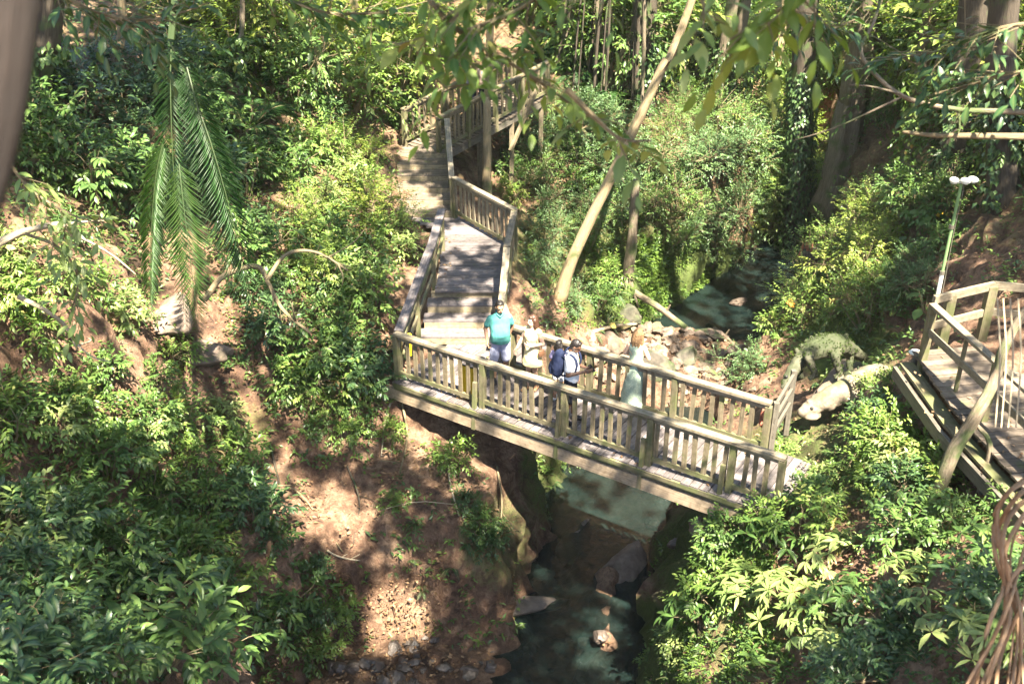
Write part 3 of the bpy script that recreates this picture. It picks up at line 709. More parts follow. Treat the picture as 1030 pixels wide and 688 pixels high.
# lamp post ----------------------------------------------------------
M['lamp_green'] = plain('painted_green', (.17, .29, .12), .5); M['lamp_white'] = plain('painted_white', (.75, .76, .70), .4, sc=8)
lp = empty('lamp_post', (6.83, 15.85, 1.3)); tag(lp, 'thin lamp post painted green above and white below with three white heads', 'lamp post')
mb = MB(); mb.tube([(0, 0, 1.72), (0.01, 0, 2.5), (0.02, 0, 3.2)], .026, 10); mb.build('upper_pole', M['lamp_green'], lp)
mb = MB(); mb.tube([(0, 0, 0), (0, 0, .9), (0, 0, 1.72)], .034, 10); mb.build('lower_pole', M['lamp_white'], lp)
mb = MB(); mb.prism([(-.09, -.09), (.09, -.09), (.09, .09), (-.09, .09)], -.02, .02); mb.build('base_plate', M['dark_wood'], lp)
mb = MB(); mb.tube(curve([(.04, -.03, .3), (.055, -.03, 1.4), (.045, -.02, 2.4), (.06, -.02, 3.1), (.02, 0, 3.2)], 14), .007, 5); mb.build('cable', M['dark_wood'], lp)
for z_ in (.9, 1.72, 2.5): mb = MB(); mb.tube([(0, 0, z_-.03), (0, 0, z_+.03)], .042, 10); mb.build('collar', M['dark_wood'], lp)
mb = MB(); mb.bar((-.12, 0, 3.22), (.16, 0, 3.24), .03, .03); mb.build('bracket', M['lamp_white'], lp)
for dx, dy, rz in ((-.13, -.03, .3), (.03, -.06, 0), (.17, .0, -.4)):
    mb = MB(); mb.ell((0, 0, 0), (.085, .06, .045), 12, 8); mb.tube([(0, 0, -.01), (.0, -.02, -.05)], [.06, .045], 10)
    o = mb.build('lamp_head', M['lamp_white'], lp, smooth=True); o.location = (dx+.02, dy, 3.27); o.rotation_euler = (.3, .15, rz)
# capped bollard at the platform's corner
bl = empty('path_bollard', tuple(at_z(918, 372, 1.45))); tag(bl, 'short wooden post with a flat white cap left of the platform', 'bollard')
bx = np.array(bl.location)
mb = MB(); mb.tube([(0, 0, -.5), (0, 0, .15), (0, 0, .3)], [.05, .048, .045], 8); mb.build('post', M['dark_wood'], bl)
mb = MB(); mb.ell((0, 0, .32), (.12, .11, .03), 14, 7); mb.build('cap', M['lamp_white'], bl, smooth=True)
# yellow things on the bridge
M['yellow'] = plain('yellow_plastic', (.78, .55, .02), .4, var=.12)
M['black'] = plain('black_rubber', (.02, .02, .02), .6)
ys = empty('caution_board', tuple(np.array([*(NA+bd*1.47+bn*.10), 0]))); tag(ys, 'yellow folding floor sign standing behind the near railing', 'sign'); ys.rotation_euler = (0, 0, math.atan2(bd[1], bd[0]))
for s_ in (-1, 1):
    mb = MB(); mb.bar((0, .16*(s_ > 0), 0), (0, .07, .62), .34, .018, up=(0, 1, 0)); mb.build('panel', M['yellow'], ys)
mb = MB(); mb.bar((-.17, .07, .625), (.17, .07, .625), .03, .02); mb.build('hinge', M['black'], ys)
yt = MB(); yt.bar((0, 0, 0), (.02, .01, .42), .10, .02, up=(0, 1, 0)); yt.ell((.02, .01, .42), (.05, .014, .05), 10, 6)
o = yt.build('yellow_tag', M['yellow']); o.location = (-1.93, 17.98, .35); tag(o, 'narrow yellow tag on the corner post of the left handrail', 'tag')
# ------------------------------------------------------------------ rocks
def rock_mesh(name, seed, m, sub=3):
    import bmesh
    bm = bmesh.new(); bmesh.ops.create_icosphere(bm, subdivisions=4, radius=1)
    off = Vector((seed*3.1, seed*1.7, seed*.9))
    for v in bm.verts:
        n = mnoise.noise(v.co*1.0+off)*.45+mnoise.noise(v.co*2.3+off)*.26+mnoise.noise(v.co*5+off)*.12+abs(mnoise.noise(v.co*3.1+off*2))*-.16+mnoise.noise(v.co*11+off)*.05
        v.co *= 1+n
        for ax in ((.8, .3, .5), (-.5, .8, .2), (.1, -.6, .8), (-.3, -.7, -.5)):   # flat broken faces
            a = Vector(ax).normalized(); d = v.co.dot(a)
            if d > .66: v.co -= a*(d-.66)*.82
    me = bpy.data.meshes.new(name); bm.to_mesh(me); bm.free(); me.polygons.foreach_set('use_smooth', [True]*len(me.polygons)); me.materials.append(m); return me
RM = {k: [rock_mesh('rock', i+j*7, M[k]) for i in range(4)] for j, k in enumerate(('rock', 'rock_wet', 'rock_moss'))}
def rock(name, u, v, s, kind, label, group=None, sz=(1, .8, .6), sink=.25, z=None, rz=None):
    if z is None: p, t = hit1(u, v)
    else: p = at_z(u, v, z)
    if not np.isfinite(p).all(): return None
    o = bpy.data.objects.new(name, RM[kind][RNG.integers(4)]); link(o)
    o.location = (p[0], p[1], p[2]+s*sz[2]*(.5-sink)); o.scale = (s*sz[0], s*sz[1], s*sz[2]); o.rotation_euler = (RNG.normal(0, .2), RNG.normal(0, .2), RNG.uniform(0, 6.28) if rz is None else rz)
    tag(o, label, 'rock', group); return o
for k in range(300):
    a = RNG.normal(0, 1); u = 665+45*RNG.normal(); v = 358+20*RNG.normal()
    if not (585 < u < 760 and 325 < v < 410): continue
    rock('rock', u, v, RNG.uniform(.05, .22), 'rock', 'brown stone on the pebble bar beyond the footbridge', 'stones on the pebble bar')
for k in range(70):
    u = RNG.uniform(330, 620); v = RNG.uniform(640, 700)
    rock('rock', u, v, RNG.uniform(.06, .2), 'rock_wet', 'dark wet stone in the shaded stream bed at the bottom', 'stones in the shaded stream bed')
for k in range(16):
    u = 650+RNG.uniform(-50, 45); v = 480+RNG.uniform(0, 70); rock('rock', u, v, RNG.uniform(.12, .3), 'rock_wet', 'dark stone in the stream below the sunny end of the footbridge', 'stones below the footbridge')
rock('boulder', 655, 372, .62, 'rock_moss', 'round moss topped boulder just beyond the far railing', sz=(1, .8, .8))
rock('boulder', 612, 350, .45, 'rock', 'pale angular boulder behind the man with the backpack', sz=(1, .7, .8))
rock('boulder', 596, 358, .35, 'rock', 'small pale boulder left of the angular one', sz=(1, .8, .8))
rock('boulder', 690, 362, .42, 'rock_moss', 'dark mossy boulder right of the round boulder', sz=(1, .8, .7))
rock('boulder', 632, 318, .4, 'rock_moss', 'dark boulder under the fallen log', sz=(1, .9, .8))
rock('boulder', 716, 338, .32, 'rock_moss', 'flat mossy rock at the edge of the upper pool', sz=(1.5, .7, .4))
rock('boulder', 742, 304, .2, 'rock', 'pale pinkish rock at the corner of the upper pool', sz=(1.2, .8, .6), z=-3.9)
rock('rock_shelf', 628, 580, .55, 'rock', 'flat sunlit brown shelf of rock at the stream edge below the bridge', sz=(.7, 1.7, .3), z=-4.06, rz=-.25)
rock('boulder', 578, 548, .45, 'rock_wet', 'long wet rock at the foot of the overhanging bank', sz=(.6, 1.6, .6), rz=-.5)
rock('boulder', 528, 612, .5, 'rock_wet', 'low wet ledge at the water line below the overhanging bank', sz=(1.8, .6, .35), rz=.5)
rock('boulder', 703, 535, .24, 'rock', 'buff coloured boulder on the bank below the bridge end', sz=(1, .8, .9))
rock('boulder', 722, 545, .2, 'rock_moss', 'mossy boulder beside the buff one', sz=(1, .8, .9))
rock('boulder', 140, 192, .55, 'rock', 'square yellowish rock block on the upper left slope', sz=(1.3, .8, .5), rz=.1)
rock('boulder', 175, 320, .5, 'rock', 'reddish rock in the sunlit left bank', sz=(1.2, .8, .7))
rock('boulder', 207, 360, .4, 'rock', 'small reddish rock below the larger one in the left bank', sz=(1.2, .8, .7))
rock('boulder', 852, 382, .5, 'rock', 'flat grey ledge in front of the moss covered lizard', sz=(1.6, 1.0, .35), rz=.4)
# fallen logs, stump, odd things ---------------------------------------
def log(name, px, r, m, label, lift=.12):
    q = [hit1(u, v)[0]+np.array([0, 0, lift]) for u, v in px]; c = curve([q[0], q[0]*.5+q[-1]*.5+np.array([0, 0, .06]), q[-1]], 12); b = c[5].copy()
    root = empty(name, tuple(b)); tag(root, label, 'log'); mb = MB(); mb.tube(c-b, np.linspace(r, r*.75, 12), 10, True, .2); mb.build('trunk', M[m], root, smooth=True)
    mb = MB(); mb.tube([c[7]-b, c[7]-b+np.array([.1, -.05, .25])], [r*.4, r*.2], 6); mb.build('branch_stub', M[m], root)
log('fallen_log', [(634,296),(690,334)], .10, 'bark', 'pale fallen log sloping down to the upper pool')
log('fallen_log', [(712,332),(738,352)], .09, 'bark', 'short mossy log lying on the pebble bar')
log('fallen_log', [(596,338),(640,330)], .05, 'twig_pale', 'thin dead branch on the stones behind the people')
p, t = hit1(808, 288); st = empty('broken_stump', tuple(p)); tag(st, 'dark hollow tree stump with an orange red broken top beside the ivy trunk', 'stump')
mb = MB(); mb.tube(curve([(0, 0, -.2), (.03, 0, .5), (0, 0, 1.0)], 8), [.34, .3, .28, .27, .27, .28, .27, .24], 14, True, .35); mb.build('trunk', M['bark_dark'], st, smooth=True)
M['red_wood'] = plain('fresh_red_wood', (.30, .12, .065), .8, var=.4, sc=9)
mb = MB()
for k in range(26):
    a = k*.7; q_ = .09+.12*(k % 3)/2; mb.tube([(math.cos(a)*q_, math.sin(a)*q_, .85), (math.cos(a)*q_*.9, math.sin(a)*q_*.9, .98+RNG.uniform(.0, .2))], [.06, .012], 5)
mb.build('broken_top', M['red_wood'], st)
p, t = hit1(630, 292); st = empty('root_stump', tuple(p)); tag(st, 'old stump with spreading roots at the foot of the mound', 'stump')
mb = MB(); mb.tube(curve([(0, 0, -.3), (0.02, 0, .6), (.08, 0, 1.5), (.12, .1, 3.2)], 12), np.linspace(.2, .1, 12), 12, True, .3)
mb.build('trunk', M['bark'], st, smooth=True)
for k in range(7):
    a = k*.9; mb = MB(); q = [(math.cos(a)*.08, math.sin(a)*.08, .5), (math.cos(a)*.25, math.sin(a)*.25, .1), (math.cos(a)*.5, math.sin(a)*.5, -.35)]; mb.tube(curve(q, 7), np.linspace(.07, .03, 7), 6, True, .2); mb.build('root', M['bark'], st, smooth=True)
M['terracotta'] = plain('terracotta', (.50, .17, .11), .75, var=.35, sc=7)
p = at_z(770, 430, -.55); mb = MB(); mb.ell((0, 0, .16), (.14, .13, .2), 12, 8); mb.ell((.07, -.04, .02), (.13, .12, .14), 12, 8); mb.ell((-.03, .02, .32), (.09, .09, .1), 10, 7)
o = blob('red_stone', mb, M['terracotta'], None, .02, 3, .03, 9); o.location = tuple(p); tag(o, 'knobbly reddish stone standing beyond the right end of the footbridge', 'stone')
# yellow and orange dead leaves that stand out, round brown leaf
def bigleaf(name, u, v, L, col, label, nrm=(.2, -.6, .8), lift=.12, rough=.6, cat='leaf'):
    p, t = hit1(u, v); m = plain(name+'_'+str(u), col, rough, var=.3, sc=6)
    lv = LV(); a = np.array([[RNG.normal(0, 1), RNG.normal(0, .5), RNG.normal(0, .5)]]); lv.add(np.array([[0, 0, 0.]]), a, np.array([nrm]), L, L*.8, .5, 'f')
    o = bpy.data.objects.new(name, lv.mesh(name, m)); link(o); o.location = tuple(p+np.array([0, -.05, lift])); tag(o, label, cat)
    sl = o.modifiers.new('t', 'SOLIDIFY'); sl.thickness = .008
bigleaf('dead_leaf', 313, 414, .34, (.36, .22, .13), 'large round brown dead leaf caught on the bank left of the bridge', lift=.25)
bigleaf('dead_leaf', 318, 436, .26, (.22, .13, .08), 'curled dark brown leaf hanging under the large round one', lift=.2)
bigleaf('yellow_leaf', 935, 232, .28, (.75, .5, .03), 'bright yellow leaf on the right bank near the lamp post', lift=.4)
bigleaf('orange_leaf', 797, 325, .3, (.75, .33, .06), 'orange leaf among the shrubs above the stone lizard', lift=.5)
bigleaf('yellow_leaf', 612, 338, .24, (.55, .45, .12), 'dull yellow leaf by the pale boulders behind the railing', lift=.4)

# ------------------------------------------------------------------ stone lizards
def lizard(label, name, body, m, root_loc, legs, eyes=None, extra=None, voxel=.022):
    b = np.asarray(root_loc, float); root = empty(name, tuple(b)); tag(root, label, 'statue')
    mb = MB(); pts = np.array([q[0] for q in body]); rad = np.array([q[1] for q in body]); n = 26
    c = curve(pts, n); r = np.interp(np.linspace(0, 1, n), np.linspace(0, 1, len(rad)), rad)
    mb.tube(c, r, 16, True, .06); mb.ell(c[0], (r[0],)*3); mb.ell(c[-1], (r[-1],)*3)
    for chain, rr in legs:
        mb.limb(chain, rr); f = np.asarray(chain[-1], float)
        for k in (-1, 0, 1): mb.limb([f, f+np.array([-.12+.0*k, -.06-.05*k, -.03])], [.04, .022])
    if extra: extra(mb)
    o = blob('body', mb, M[m], root, voxel, 2, .018, 11)
    if eyes:
        for e in eyes: mm = MB(); mm.ell(e, (.035, .03, .035), 10, 7); mm.build('eye', M['black'], root, smooth=True)
    return root
g = at_z(812, 372, -.75); gz = float(hz(g[0], g[1]))
def L(u, v, t): return at_t(u, v, t)-g
T0 = 21.2
def jaw1(mb):
    mb.ell(L(794,379,T0-.33), (.11, .11, .06)); mb.ell(L(798,372,T0-.25), (.13, .12, .11)); mb.ell(L(817,352,T0), (.2, .22, .22)); mb.ell(L(832,349,T0+.15), (.25, .25, .2)); mb.ell(L(845,347,T0+.35), (.2, .23, .21))
    for k in range(11): mb.ell(L(801+k*5, 352-15*math.sin(min(1, k/5.)*1.5), T0-.1+k*.05), (.045, .035, .05), 8, 6)
lz = lizard('big moss covered stone lizard facing down to the left beyond the bridge', 'stone_lizard',
 [(L(788,389,T0-.4), .055), (L(793,380,T0-.33), .095), (L(800,369,T0-.2), .13), (L(808,360,T0-.1), .16), (L(818,352,T0), .21), (L(831,348,T0+.15), .245), (L(845,347,T0+.35), .215), (L(857,353,T0+.7), .14), (L(870,360,T0+1.2), .09), (L(888,367,T0+1.7), .05)],
 'statue', g, [([L(813,355,T0-.2), L(814,361,T0-.48), L(820,378,T0-.40)], [.10, .085, .06]), ([L(842,351,T0+.1), L(840,359,T0-.18), L(845,376,T0-.1)], [.12, .09, .065]), ([L(806,360,T0+.1), L(802,366,T0+.25), L(806,379,T0+.2)], [.09, .07, .05]), ([L(850,350,T0+.5), L(855,360,T0+.6), L(855,374,T0+.55)], [.09, .07, .06])], extra=jaw1, eyes=[L(791,379,T0-.42)], voxel=.018)
bme = [c_ for c_ in children(lz) if c_.name.startswith('body')][0].data
pv = np.empty(len(bme.vertices)*3, np.float32); nv_ = np.empty(len(bme.vertices)*3, np.float32); bme.vertices.foreach_get('co', pv); bme.vertex_normals.foreach_get('vector', nv_)
pv = pv.reshape(-1, 3); nv_ = nv_.reshape(-1, 3); q_ = np.nonzero((nv_[:, 2] > -.1) & (vnoise(pv[:, 0]*1.0+50, pv[:, 1]+pv[:, 2]+50, 4, 3) > .42))[0]; q_ = RNG.choice(q_, min(800, len(q_)), replace=False)
lv = LV(); lv.add(pv[q_], nv_[q_]+RNG.normal(0, .7, (len(q_), 3))+np.array([0, 0, -.5]), nv_[q_]+RNG.normal(0, .4, (len(q_), 3)), .05*RNG.uniform(.6, 1.3, len(q_)), .022, None, 's'); lv.build('moss', M['moss_dark'], lz)['kind'] = 'stuff'
g2 = at_z(840, 405, -.35)
def L2(u, v, t): return at_t(u, v, t)-g2
T1 = 20.1
def jaw(mb):
    mb.ell(L2(816, 417, T1), (.19, .17, .075)); mb.ell(L2(818, 409, T1), (.20, .17, .10)); mb.ell(L2(832, 404, T1), (.25, .2, .17)); mb.ell(L2(814, 404, T1-.08), (.05, .05, .035))
lizard('pale stone lizard head with sunlit cheek resting in front of the mossy lizard', 'stone_lizard',
 [(L2(807,415,T1-.05), .10), (L2(815,410,T1), .14), (L2(826,404,T1), .19), (L2(838,399,T1+.05), .22), (L2(850,392,T1+.15), .20), (L2(864,384,T1+.4), .23), (L2(880,378,T1+.7), .23), (L2(900,376,T1+1.1), .14)],
 'statue_pale', g2, [([L2(858,392,T1+.1), L2(862,404,T1-.05), L2(858,418,T1-.1)], [.12, .10, .08])], eyes=[L2(815,408,T1)+np.array([-.01, -.145, .03])], extra=jaw)

# ------------------------------------------------------------------ people
def skinmat(name, col):
    m, nt, b = newmat(name); b.inputs['Base Color'].default_value = (*col, 1); b.inputs['Roughness'].default_value = .5
    b.inputs['Subsurface Weight'].default_value = .12; b.inputs['Subsurface Scale'].default_value = .02
    n = noise(nt, wpos(nt), 30, 3); nt.links.new(mixc(nt, math_(nt, 'MULTIPLY', n, .3), col, tuple(x*.7 for x in col)), b.inputs['Base Color']); return m
def cloth(name, col, var=.15, pat=None, sc=40, thr=(.5, .6)):
    m, nt, b = newmat(name); p = nt.nodes.new('ShaderNodeTexCoord').outputs['Object']
    n = noise(nt, p, 9, 4, .6); c = mixc(nt, math_(nt, 'MULTIPLY', n, var*2), col, tuple(x*.6 for x in col))
    if pat:
        v = nt.nodes.new('ShaderNodeTexVoronoi'); v.inputs['Scale'].default_value = sc; nt.links.new(p, v.inputs['Vector'])
        f = ramp(nt, [(thr[0]-.2, (1, 1, 1)), (thr[0]-.1, (0, 0, 0))], v.outputs['Distance']).outputs[0]
        c = mixc(nt, math_(nt, 'MULTIPLY', f, .9), c, pat)
    nt.links.new(c, b.inputs['Base Color']); b.inputs['Roughness'].default_value = .85; b.inputs['Specular IOR Level'].default_value = .2
    bump(nt, b, n, .5, .02); return m
M['skin_tan'] = skinmat('skin_tan', (.42, .24, .15)); M['skin_light'] = skinmat('skin_light', (.60, .40, .30)); M['skin_dark'] = skinmat('skin_dark', (.13, .07, .045))
M['hair_black'] = plain('hair_black', (.014, .011, .010), .45, sc=60); M['hair_brown'] = plain('hair_brown', (.075, .035, .02), .45, var=.4, sc=40); M['hair_blond'] = plain('hair_blond', (.34, .20, .095), .6, var=.4, sc=40)
M['teal'] = cloth('teal_cotton', (.075, .27, .25)); M['lilac'] = cloth('pale_blue_denim', (.42, .45, .62)); M['cream'] = cloth('cream_print', (.72, .62, .36), .1, (.66, .50, .28), 34, (.42, .5))
M['white_cotton'] = cloth('white_cotton', (.74, .76, .80), .08); M['navy'] = cloth('navy_nylon', (.018, .026, .065)); M['navy_short'] = cloth('dark_shorts', (.02, .022, .035)); M['greendress'] = cloth('green_print', (.36, .45, .35), .15, (.68, .70, .58), 40, (.42, .5))
M['lavender'] = cloth('lavender_cotton', (.44, .38, .62)); M['leather'] = plain('brown_leather', (.16, .08, .045), .5, var=.3); M['sandal'] = plain('tan_sandal', (.35, .2, .11), .6); M['white_shoe'] = plain('white_shoe', (.7, .7, .7), .6); M['dark_shoe'] = plain('dark_shoe', (.03, .03, .035), .6)
M['grey_top'] = cloth('dark_grey_cotton', (.05, .055, .07)); M['pink_top'] = cloth('pale_pink_cotton', (.55, .40, .36)); M['mouth'] = plain('lip', (.32, .10, .09), .5); M['eye'] = plain('eye_dark', (.02, .015, .012), .2)
A = np.array
def hand(mb, wrist, d, pal, thumb, s=1.0, curl=.6):
    """five unequal bent fingers: d towards the fingertips, pal the way the palm faces, thumb the thumb's side"""
    d = nz(d); pal = nz(A(pal)-np.dot(pal, d)*d); t = nz(thumb-np.dot(thumb, d)*d-np.dot(thumb, pal)*pal)
    wrist = A(wrist, float)
    for k, (off, ln) in enumerate(((.030, .070), (.010, .080), (-.011, .074), (-.030, .058))):
        kn = wrist+d*.085*s+t*off*s; mb.limb([wrist+t*off*.5*s, kn], [.015*s, .013*s])
        q = [kn]; a = 0
        for j, fr in enumerate((.45, .32, .23)):
            a += curl*(.55+.25*j); q.append(q[-1]+(d*math.cos(a)+pal*math.sin(a))*ln*fr*s)
        mb.limb(q, [.0105*s, .0098*s, .009*s, .008*s])
    b = wrist+d*.02*s+t*.022*s; q1 = b+(t*.75+d*.6+pal*.25)*.045*s; q2 = q1+(d*.8+t*.25+pal*.5)*.035*s; q3 = q2+(d*.8+pal*.6)*.022*s
    mb.limb([b, q1, q2, q3], [.014*s, .0125*s, .0105*s, .009*s])
def head(mb, c, rot, s=1.0):
    Mx = A(rot.to_3x3()) if hasattr(rot, 'to_3x3') else A(rot)
    def P(x, y, z): return A(c)+Mx@A([x, y, z])*s
    mb.ell(P(0, .012, .02), (.076*s, .093*s, .108*s), 16, 12, Mx); mb.ell(P(0, -.03, -.055), (.056*s, .06*s, .058*s), 14, 10, Mx)
    mb.ell(P(0, -.092, -.012), (.013*s, .022*s, .024*s), 10, 7, Mx); mb.ell(P(0, -.084, .012), (.009*s, .012*s, .03*s), 8, 6, Mx)
    mb.ell(P(0, -.07, .03), (.055*s, .02*s, .014*s), 10, 7, Mx); mb.ell(P(0, -.078, -.045), (.025*s, .015*s, .014*s), 10, 7, Mx)
    for sx in (-1, 1): mb.ell(P(sx*.078, .012, -.005), (.011*s, .022*s, .03*s), 10, 7, Mx)
    return P, Mx
def person(label, loc, face, H, legs, arms, hd, torso, skin, group=None, s=1.0, twist=0.0, wide=1.0):
    """local frame: facing -Y, left hand at +X. legs: two chains hip, knee, ankle, toe; arms: two dicts"""
    root = empty('person', loc, face); root.scale = (H/1.7,)*3; tag(root, label, 'person', group)
    mb = MB()
    mb.loft([(A([0, .0, .80]), .10*wide, .08), (A([0, .005, .86]), .155*wide, .105), (A([0, .01, .94]), .16*wide, .115), (A([0, 0, 1.05]), .135*wide, .10), (A([0, -.005, 1.15]), .145*wide, .10), (A([0, 0, 1.27]), .165*wide, .108), (A([0, .008, 1.36]), .155*wide, .09), (A([0, .014, 1.42]), .085, .062), (A([0, .012, 1.45]), .055, .055)])
    mb.limb([(0, .012, 1.40), (0, .002, 1.49), hd[0]-A([0, 0, .03])], [.06, .053, .05])
    P, Mx = head(mb, hd[0], hd[1])
    for ch in legs:
        mb.limb(ch[:3], [.088*wide, .056, .038]); a = A(ch[2], float); t = A(ch[3], float); mb.ell(a*.72+t*.0+A(ch[1])*.28+A([0, .012, 0]), (.05, .055, .10), 10, 8); mb.limb([a+A([0, .015, -.045]), t], [.04, .028])
    for ar in arms:
        mb.limb(ar['c'], [.054, .041, .027]); hand(mb, ar['c'][2], ar['d'], ar['p'], ar['t'], 1.0, ar.get('curl', .6))
    o = blob('body', mb, M[skin], root, .0075, 3)
    for sx in (-1, 1):
        m2 = MB(); m2.ell(P(sx*.031, -.078, .012), (.011, .006, .006), 8, 6, Mx); m2.build('eye', M['eye'], root, smooth=True)
    m2 = MB(); m2.ell(P(0, -.092, -.046), (.022, .006, .007), 8, 6, Mx); m2.build('mouth', M['mouth'], root, smooth=True)
    return root, P, Mx
def part(root, name, mb, m, voxel=.011, it=3, disp=.004, dsc=14): return blob(name, mb, M[m], root, voxel, it, disp, dsc)
def hair_short(root, P, Mx, m):
    mb = MB(); mb.ell(P(0, .026, .042), (.083, .094, .098), 16, 12, Mx); mb.ell(P(0, .055, -.01), (.074, .06, .075), 12, 9, Mx); mb.ell(P(0, -.03, .10), (.058, .035, .026), 12, 8, Mx)
    part(root, 'hair', mb, m, .008, 2, .006, 60)
def hair_long(root, P, Mx, m, ln=.28, front=True):
    mb = MB(); mb.ell(P(0, .026, .04), (.088, .098, .10), 16, 12, Mx); mb.ell(P(0, -.035, .105), (.065, .05, .03), 12, 8, Mx)
    for x, y in ((-.07, .02), (.07, .02), (-.04, .075), (.04, .075), (0, .085)):
        a = P(x, y, .02); mb.limb([a, a+A([x*.2, .02, -ln*.55]), a+A([x*.35, .0 if abs(x) > .05 and front else .035, -ln])], [.042, .045, .022])
    part(root, 'hair', mb, m, .008, 2, .008, 45)
def sleeve_shirt(root, m, arms, hem=.86, wide=1.0, belly=0.0, sl=.62, name='shirt'):
    mb = MB()
    mb.loft([(A([0, .0-belly*.3, hem]), .172*wide, .128+belly*.4), (A([0, -belly*.45, hem+.09]), .174*wide, .13+belly*.6), (A([0, -belly*.5, 1.06]), .168*wide, .122+belly*.75), (A([0, -belly*.35, 1.15]), .168*wide, .122+belly*.45), (A([0, 0, 1.27]), .182*wide, .124), (A([0, .008, 1.36]), .17*wide, .104), (A([0, .014, 1.43]), .105, .078), (A([0, .010, 1.462]), .066, .066)])
    for ar in arms:
        a, b = A(ar['c'][0], float), A(ar['c'][1], float); mb.limb([a, a+(b-a)*sl*.6, a+(b-a)*sl], [.058, .062, .066])
    return part(root, name, mb, m, .011, 2, .007, 13)
def leg_set(dx=.1, knees=((0, 0), (0, 0)), fwd=(0, 0)):
    return [[(sx*.09, 0, .88), (sx*dx+kx, -.02+ky, .49), (sx*dx+kx*1.6, .015+f, .085), (sx*(dx+.03)+kx*1.6, -.15+f, .03)] for sx, (kx, ky), f in ((-1, knees[0], fwd[0]), (1, knees[1], fwd[1]))]
def trousers(root, m, legs, to=.93, wide=1.0, top=1.0, name='shorts', r=(.105, .082, .08)):
    mb = MB(); mb.loft([(A([0, 0, .80]), .11*wide, .10), (A([0, 0, .86]), .168*wide, .12), (A([0, .005, .95]), .17*wide, .125), (A([0, 0, top]), .158*wide, .115)])
    for ch in legs:
        h, k, an = A(ch[0], float), A(ch[1], float), A(ch[2], float)
        if to <= 1: mb.limb([h, h+(k-h)*to*.5, h+(k-h)*to], [r[0]*wide, r[1]*1.08, r[1]])
        else: mb.limb([h, k, k+(an-k)*(to-1)], [r[0]*wide, r[1]*.92, r[2]])
    part(root, name, mb, m, .011, 2, .006, 15)
def shoes(root, legs, m, name='shoe'):
    for ch in legs:
        a, t = A(ch[2], float), A(ch[3], float); mb = MB(); mb.limb([A([a[0], a[1]+.03, .042]), A([(a[0]+t[0])/2, (a[1]+t[1])/2, .045]), A([t[0], t[1], .036])], [.048, .05, .042]); o = part(root, name, mb, m, .009, 2, 0)
def E(x=0, y=0, z=0): return Matrix.Rotation(z, 3, 'Z') @ Matrix.Rotation(x, 3, 'X') @ Matrix.Rotation(y, 3, 'Y')
def ground_at(u, v, z=0.0): p = at_z(u, v, z); return (p[0], p[1], z)

# 1 man in teal polo, phone in his right hand
legs = leg_set(.115, fwd=(-.04, .12)); arms = [dict(c=[(-.18, .01, 1.355), (-.27, .05, 1.12), (-.25, -.07, .90)], d=A([.05, -.25, -1.]), p=A([.8, -.3, 0.]), t=A([0, -1, 0.]), curl=.8), dict(c=[(.18, .01, 1.355), (.255, .09, 1.12), (.20, .14, .90)], d=A([-.1, .1, -1.]), p=A([-1, 0, 0.]), t=A([0, -1, 0.]))]
r1, P, Mx = person('man in teal polo shirt and pale blue shorts standing with a phone', ground_at(503, 382), R(8), 1.63, legs, arms, (A([.0, -.035, 1.585]), E(.22, 0, .1)), None, 'skin_tan', wide=1.15)
sleeve_shirt(r1, 'teal', arms, .87, 1.13, .11); trousers(r1, 'lilac', legs, .98, 1.05, r=(.115, .092, .09)); shoes(r1, legs, 'dark_shoe'); hair_short(r1, P, Mx, 'hair_black')
mb = MB(); mb.limb([(-.055, -.06, 1.45), (0, -.10, 1.415), (.055, -.06, 1.45)], [.016, .014, .016]); mb.limb([(-.055, -.055, 1.452), (-.06, .04, 1.475), (.06, .04, 1.475), (.055, -.055, 1.452)], [.017]*4); part(r1, 'collar', mb, 'teal', .008, 2, 0)
def held(o, root, loc, rot=(0, 0, 0)):
    Mw = Matrix.Translation(Vector(root.location)) @ Matrix.Rotation(root.rotation_euler[2], 4, 'Z') @ Matrix.Scale(root.scale[0], 4); o.location = Mw @ Vector(loc); o.rotation_euler = (rot[0], rot[1], rot[2]+root.rotation_euler[2])
def phone(root, loc, rot, label):
    mb = MB(); mb.bar((0, 0, -.075), (0, 0, .075), .07, .009); o = mb.build('phone', M['black']); held(o, root, loc, rot); tag(o, label, 'phone'); bv = o.modifiers.new('b', 'BEVEL'); bv.width = .003
phone(r1, (-.235, -.125, .80), (.25, 0, 1.4), 'dark phone in the hand of the man in teal')

# 2 woman in short cream dress, long brown hair, left forearm across
legs = leg_set(.075, fwd=(-.05, .08)); arms = [dict(c=[(-.155, .0, 1.35), (-.25, .03, 1.13), (-.30, -.12, .93)], d=A([-.2, -.4, -1.]), p=A([.8, -.4, 0]), t=A([0, -1, .2])), dict(c=[(.155, .0, 1.35), (.235, .03, 1.11), (.05, -.19, 1.10)], d=A([-1, -.15, 0.1]), p=A([0, 1, 0.]), t=A([0, 0, 1.]))]
r2, P, Mx = person('woman in short cream print dress with long brown hair and brown shoulder bag', ground_at(535, 391), R(-32), 1.50, legs, arms, (A([0, -.01, 1.585]), E(.05, 0, -.45)), None, 'skin_light', wide=.92)
mb = MB(); mb.loft([(A([0, .0, .60]), .225, .19), (A([0, 0, .72]), .205, .17), (A([0, .005, .92]), .17, .135), (A([0, 0, 1.06]), .138, .113), (A([0, -.01, 1.17]), .15, .125), (A([0, -.012, 1.27]), .165, .13), (A([0, .005, 1.35]), .15, .10), (A([0, .01, 1.405]), .11, .07)])
mb.limb([(-.11, .0, 1.40), (-.165, 0, 1.36)], [.05, .058]); mb.limb([(.11, 0, 1.40), (.165, 0, 1.36)], [.05, .058])
part(r2, 'dress', mb, 'cream', .011, 2, .012, 11); shoes(r2, legs, 'sandal', 'sandal'); hair_long(r2, P, Mx, 'hair_brown', .30)
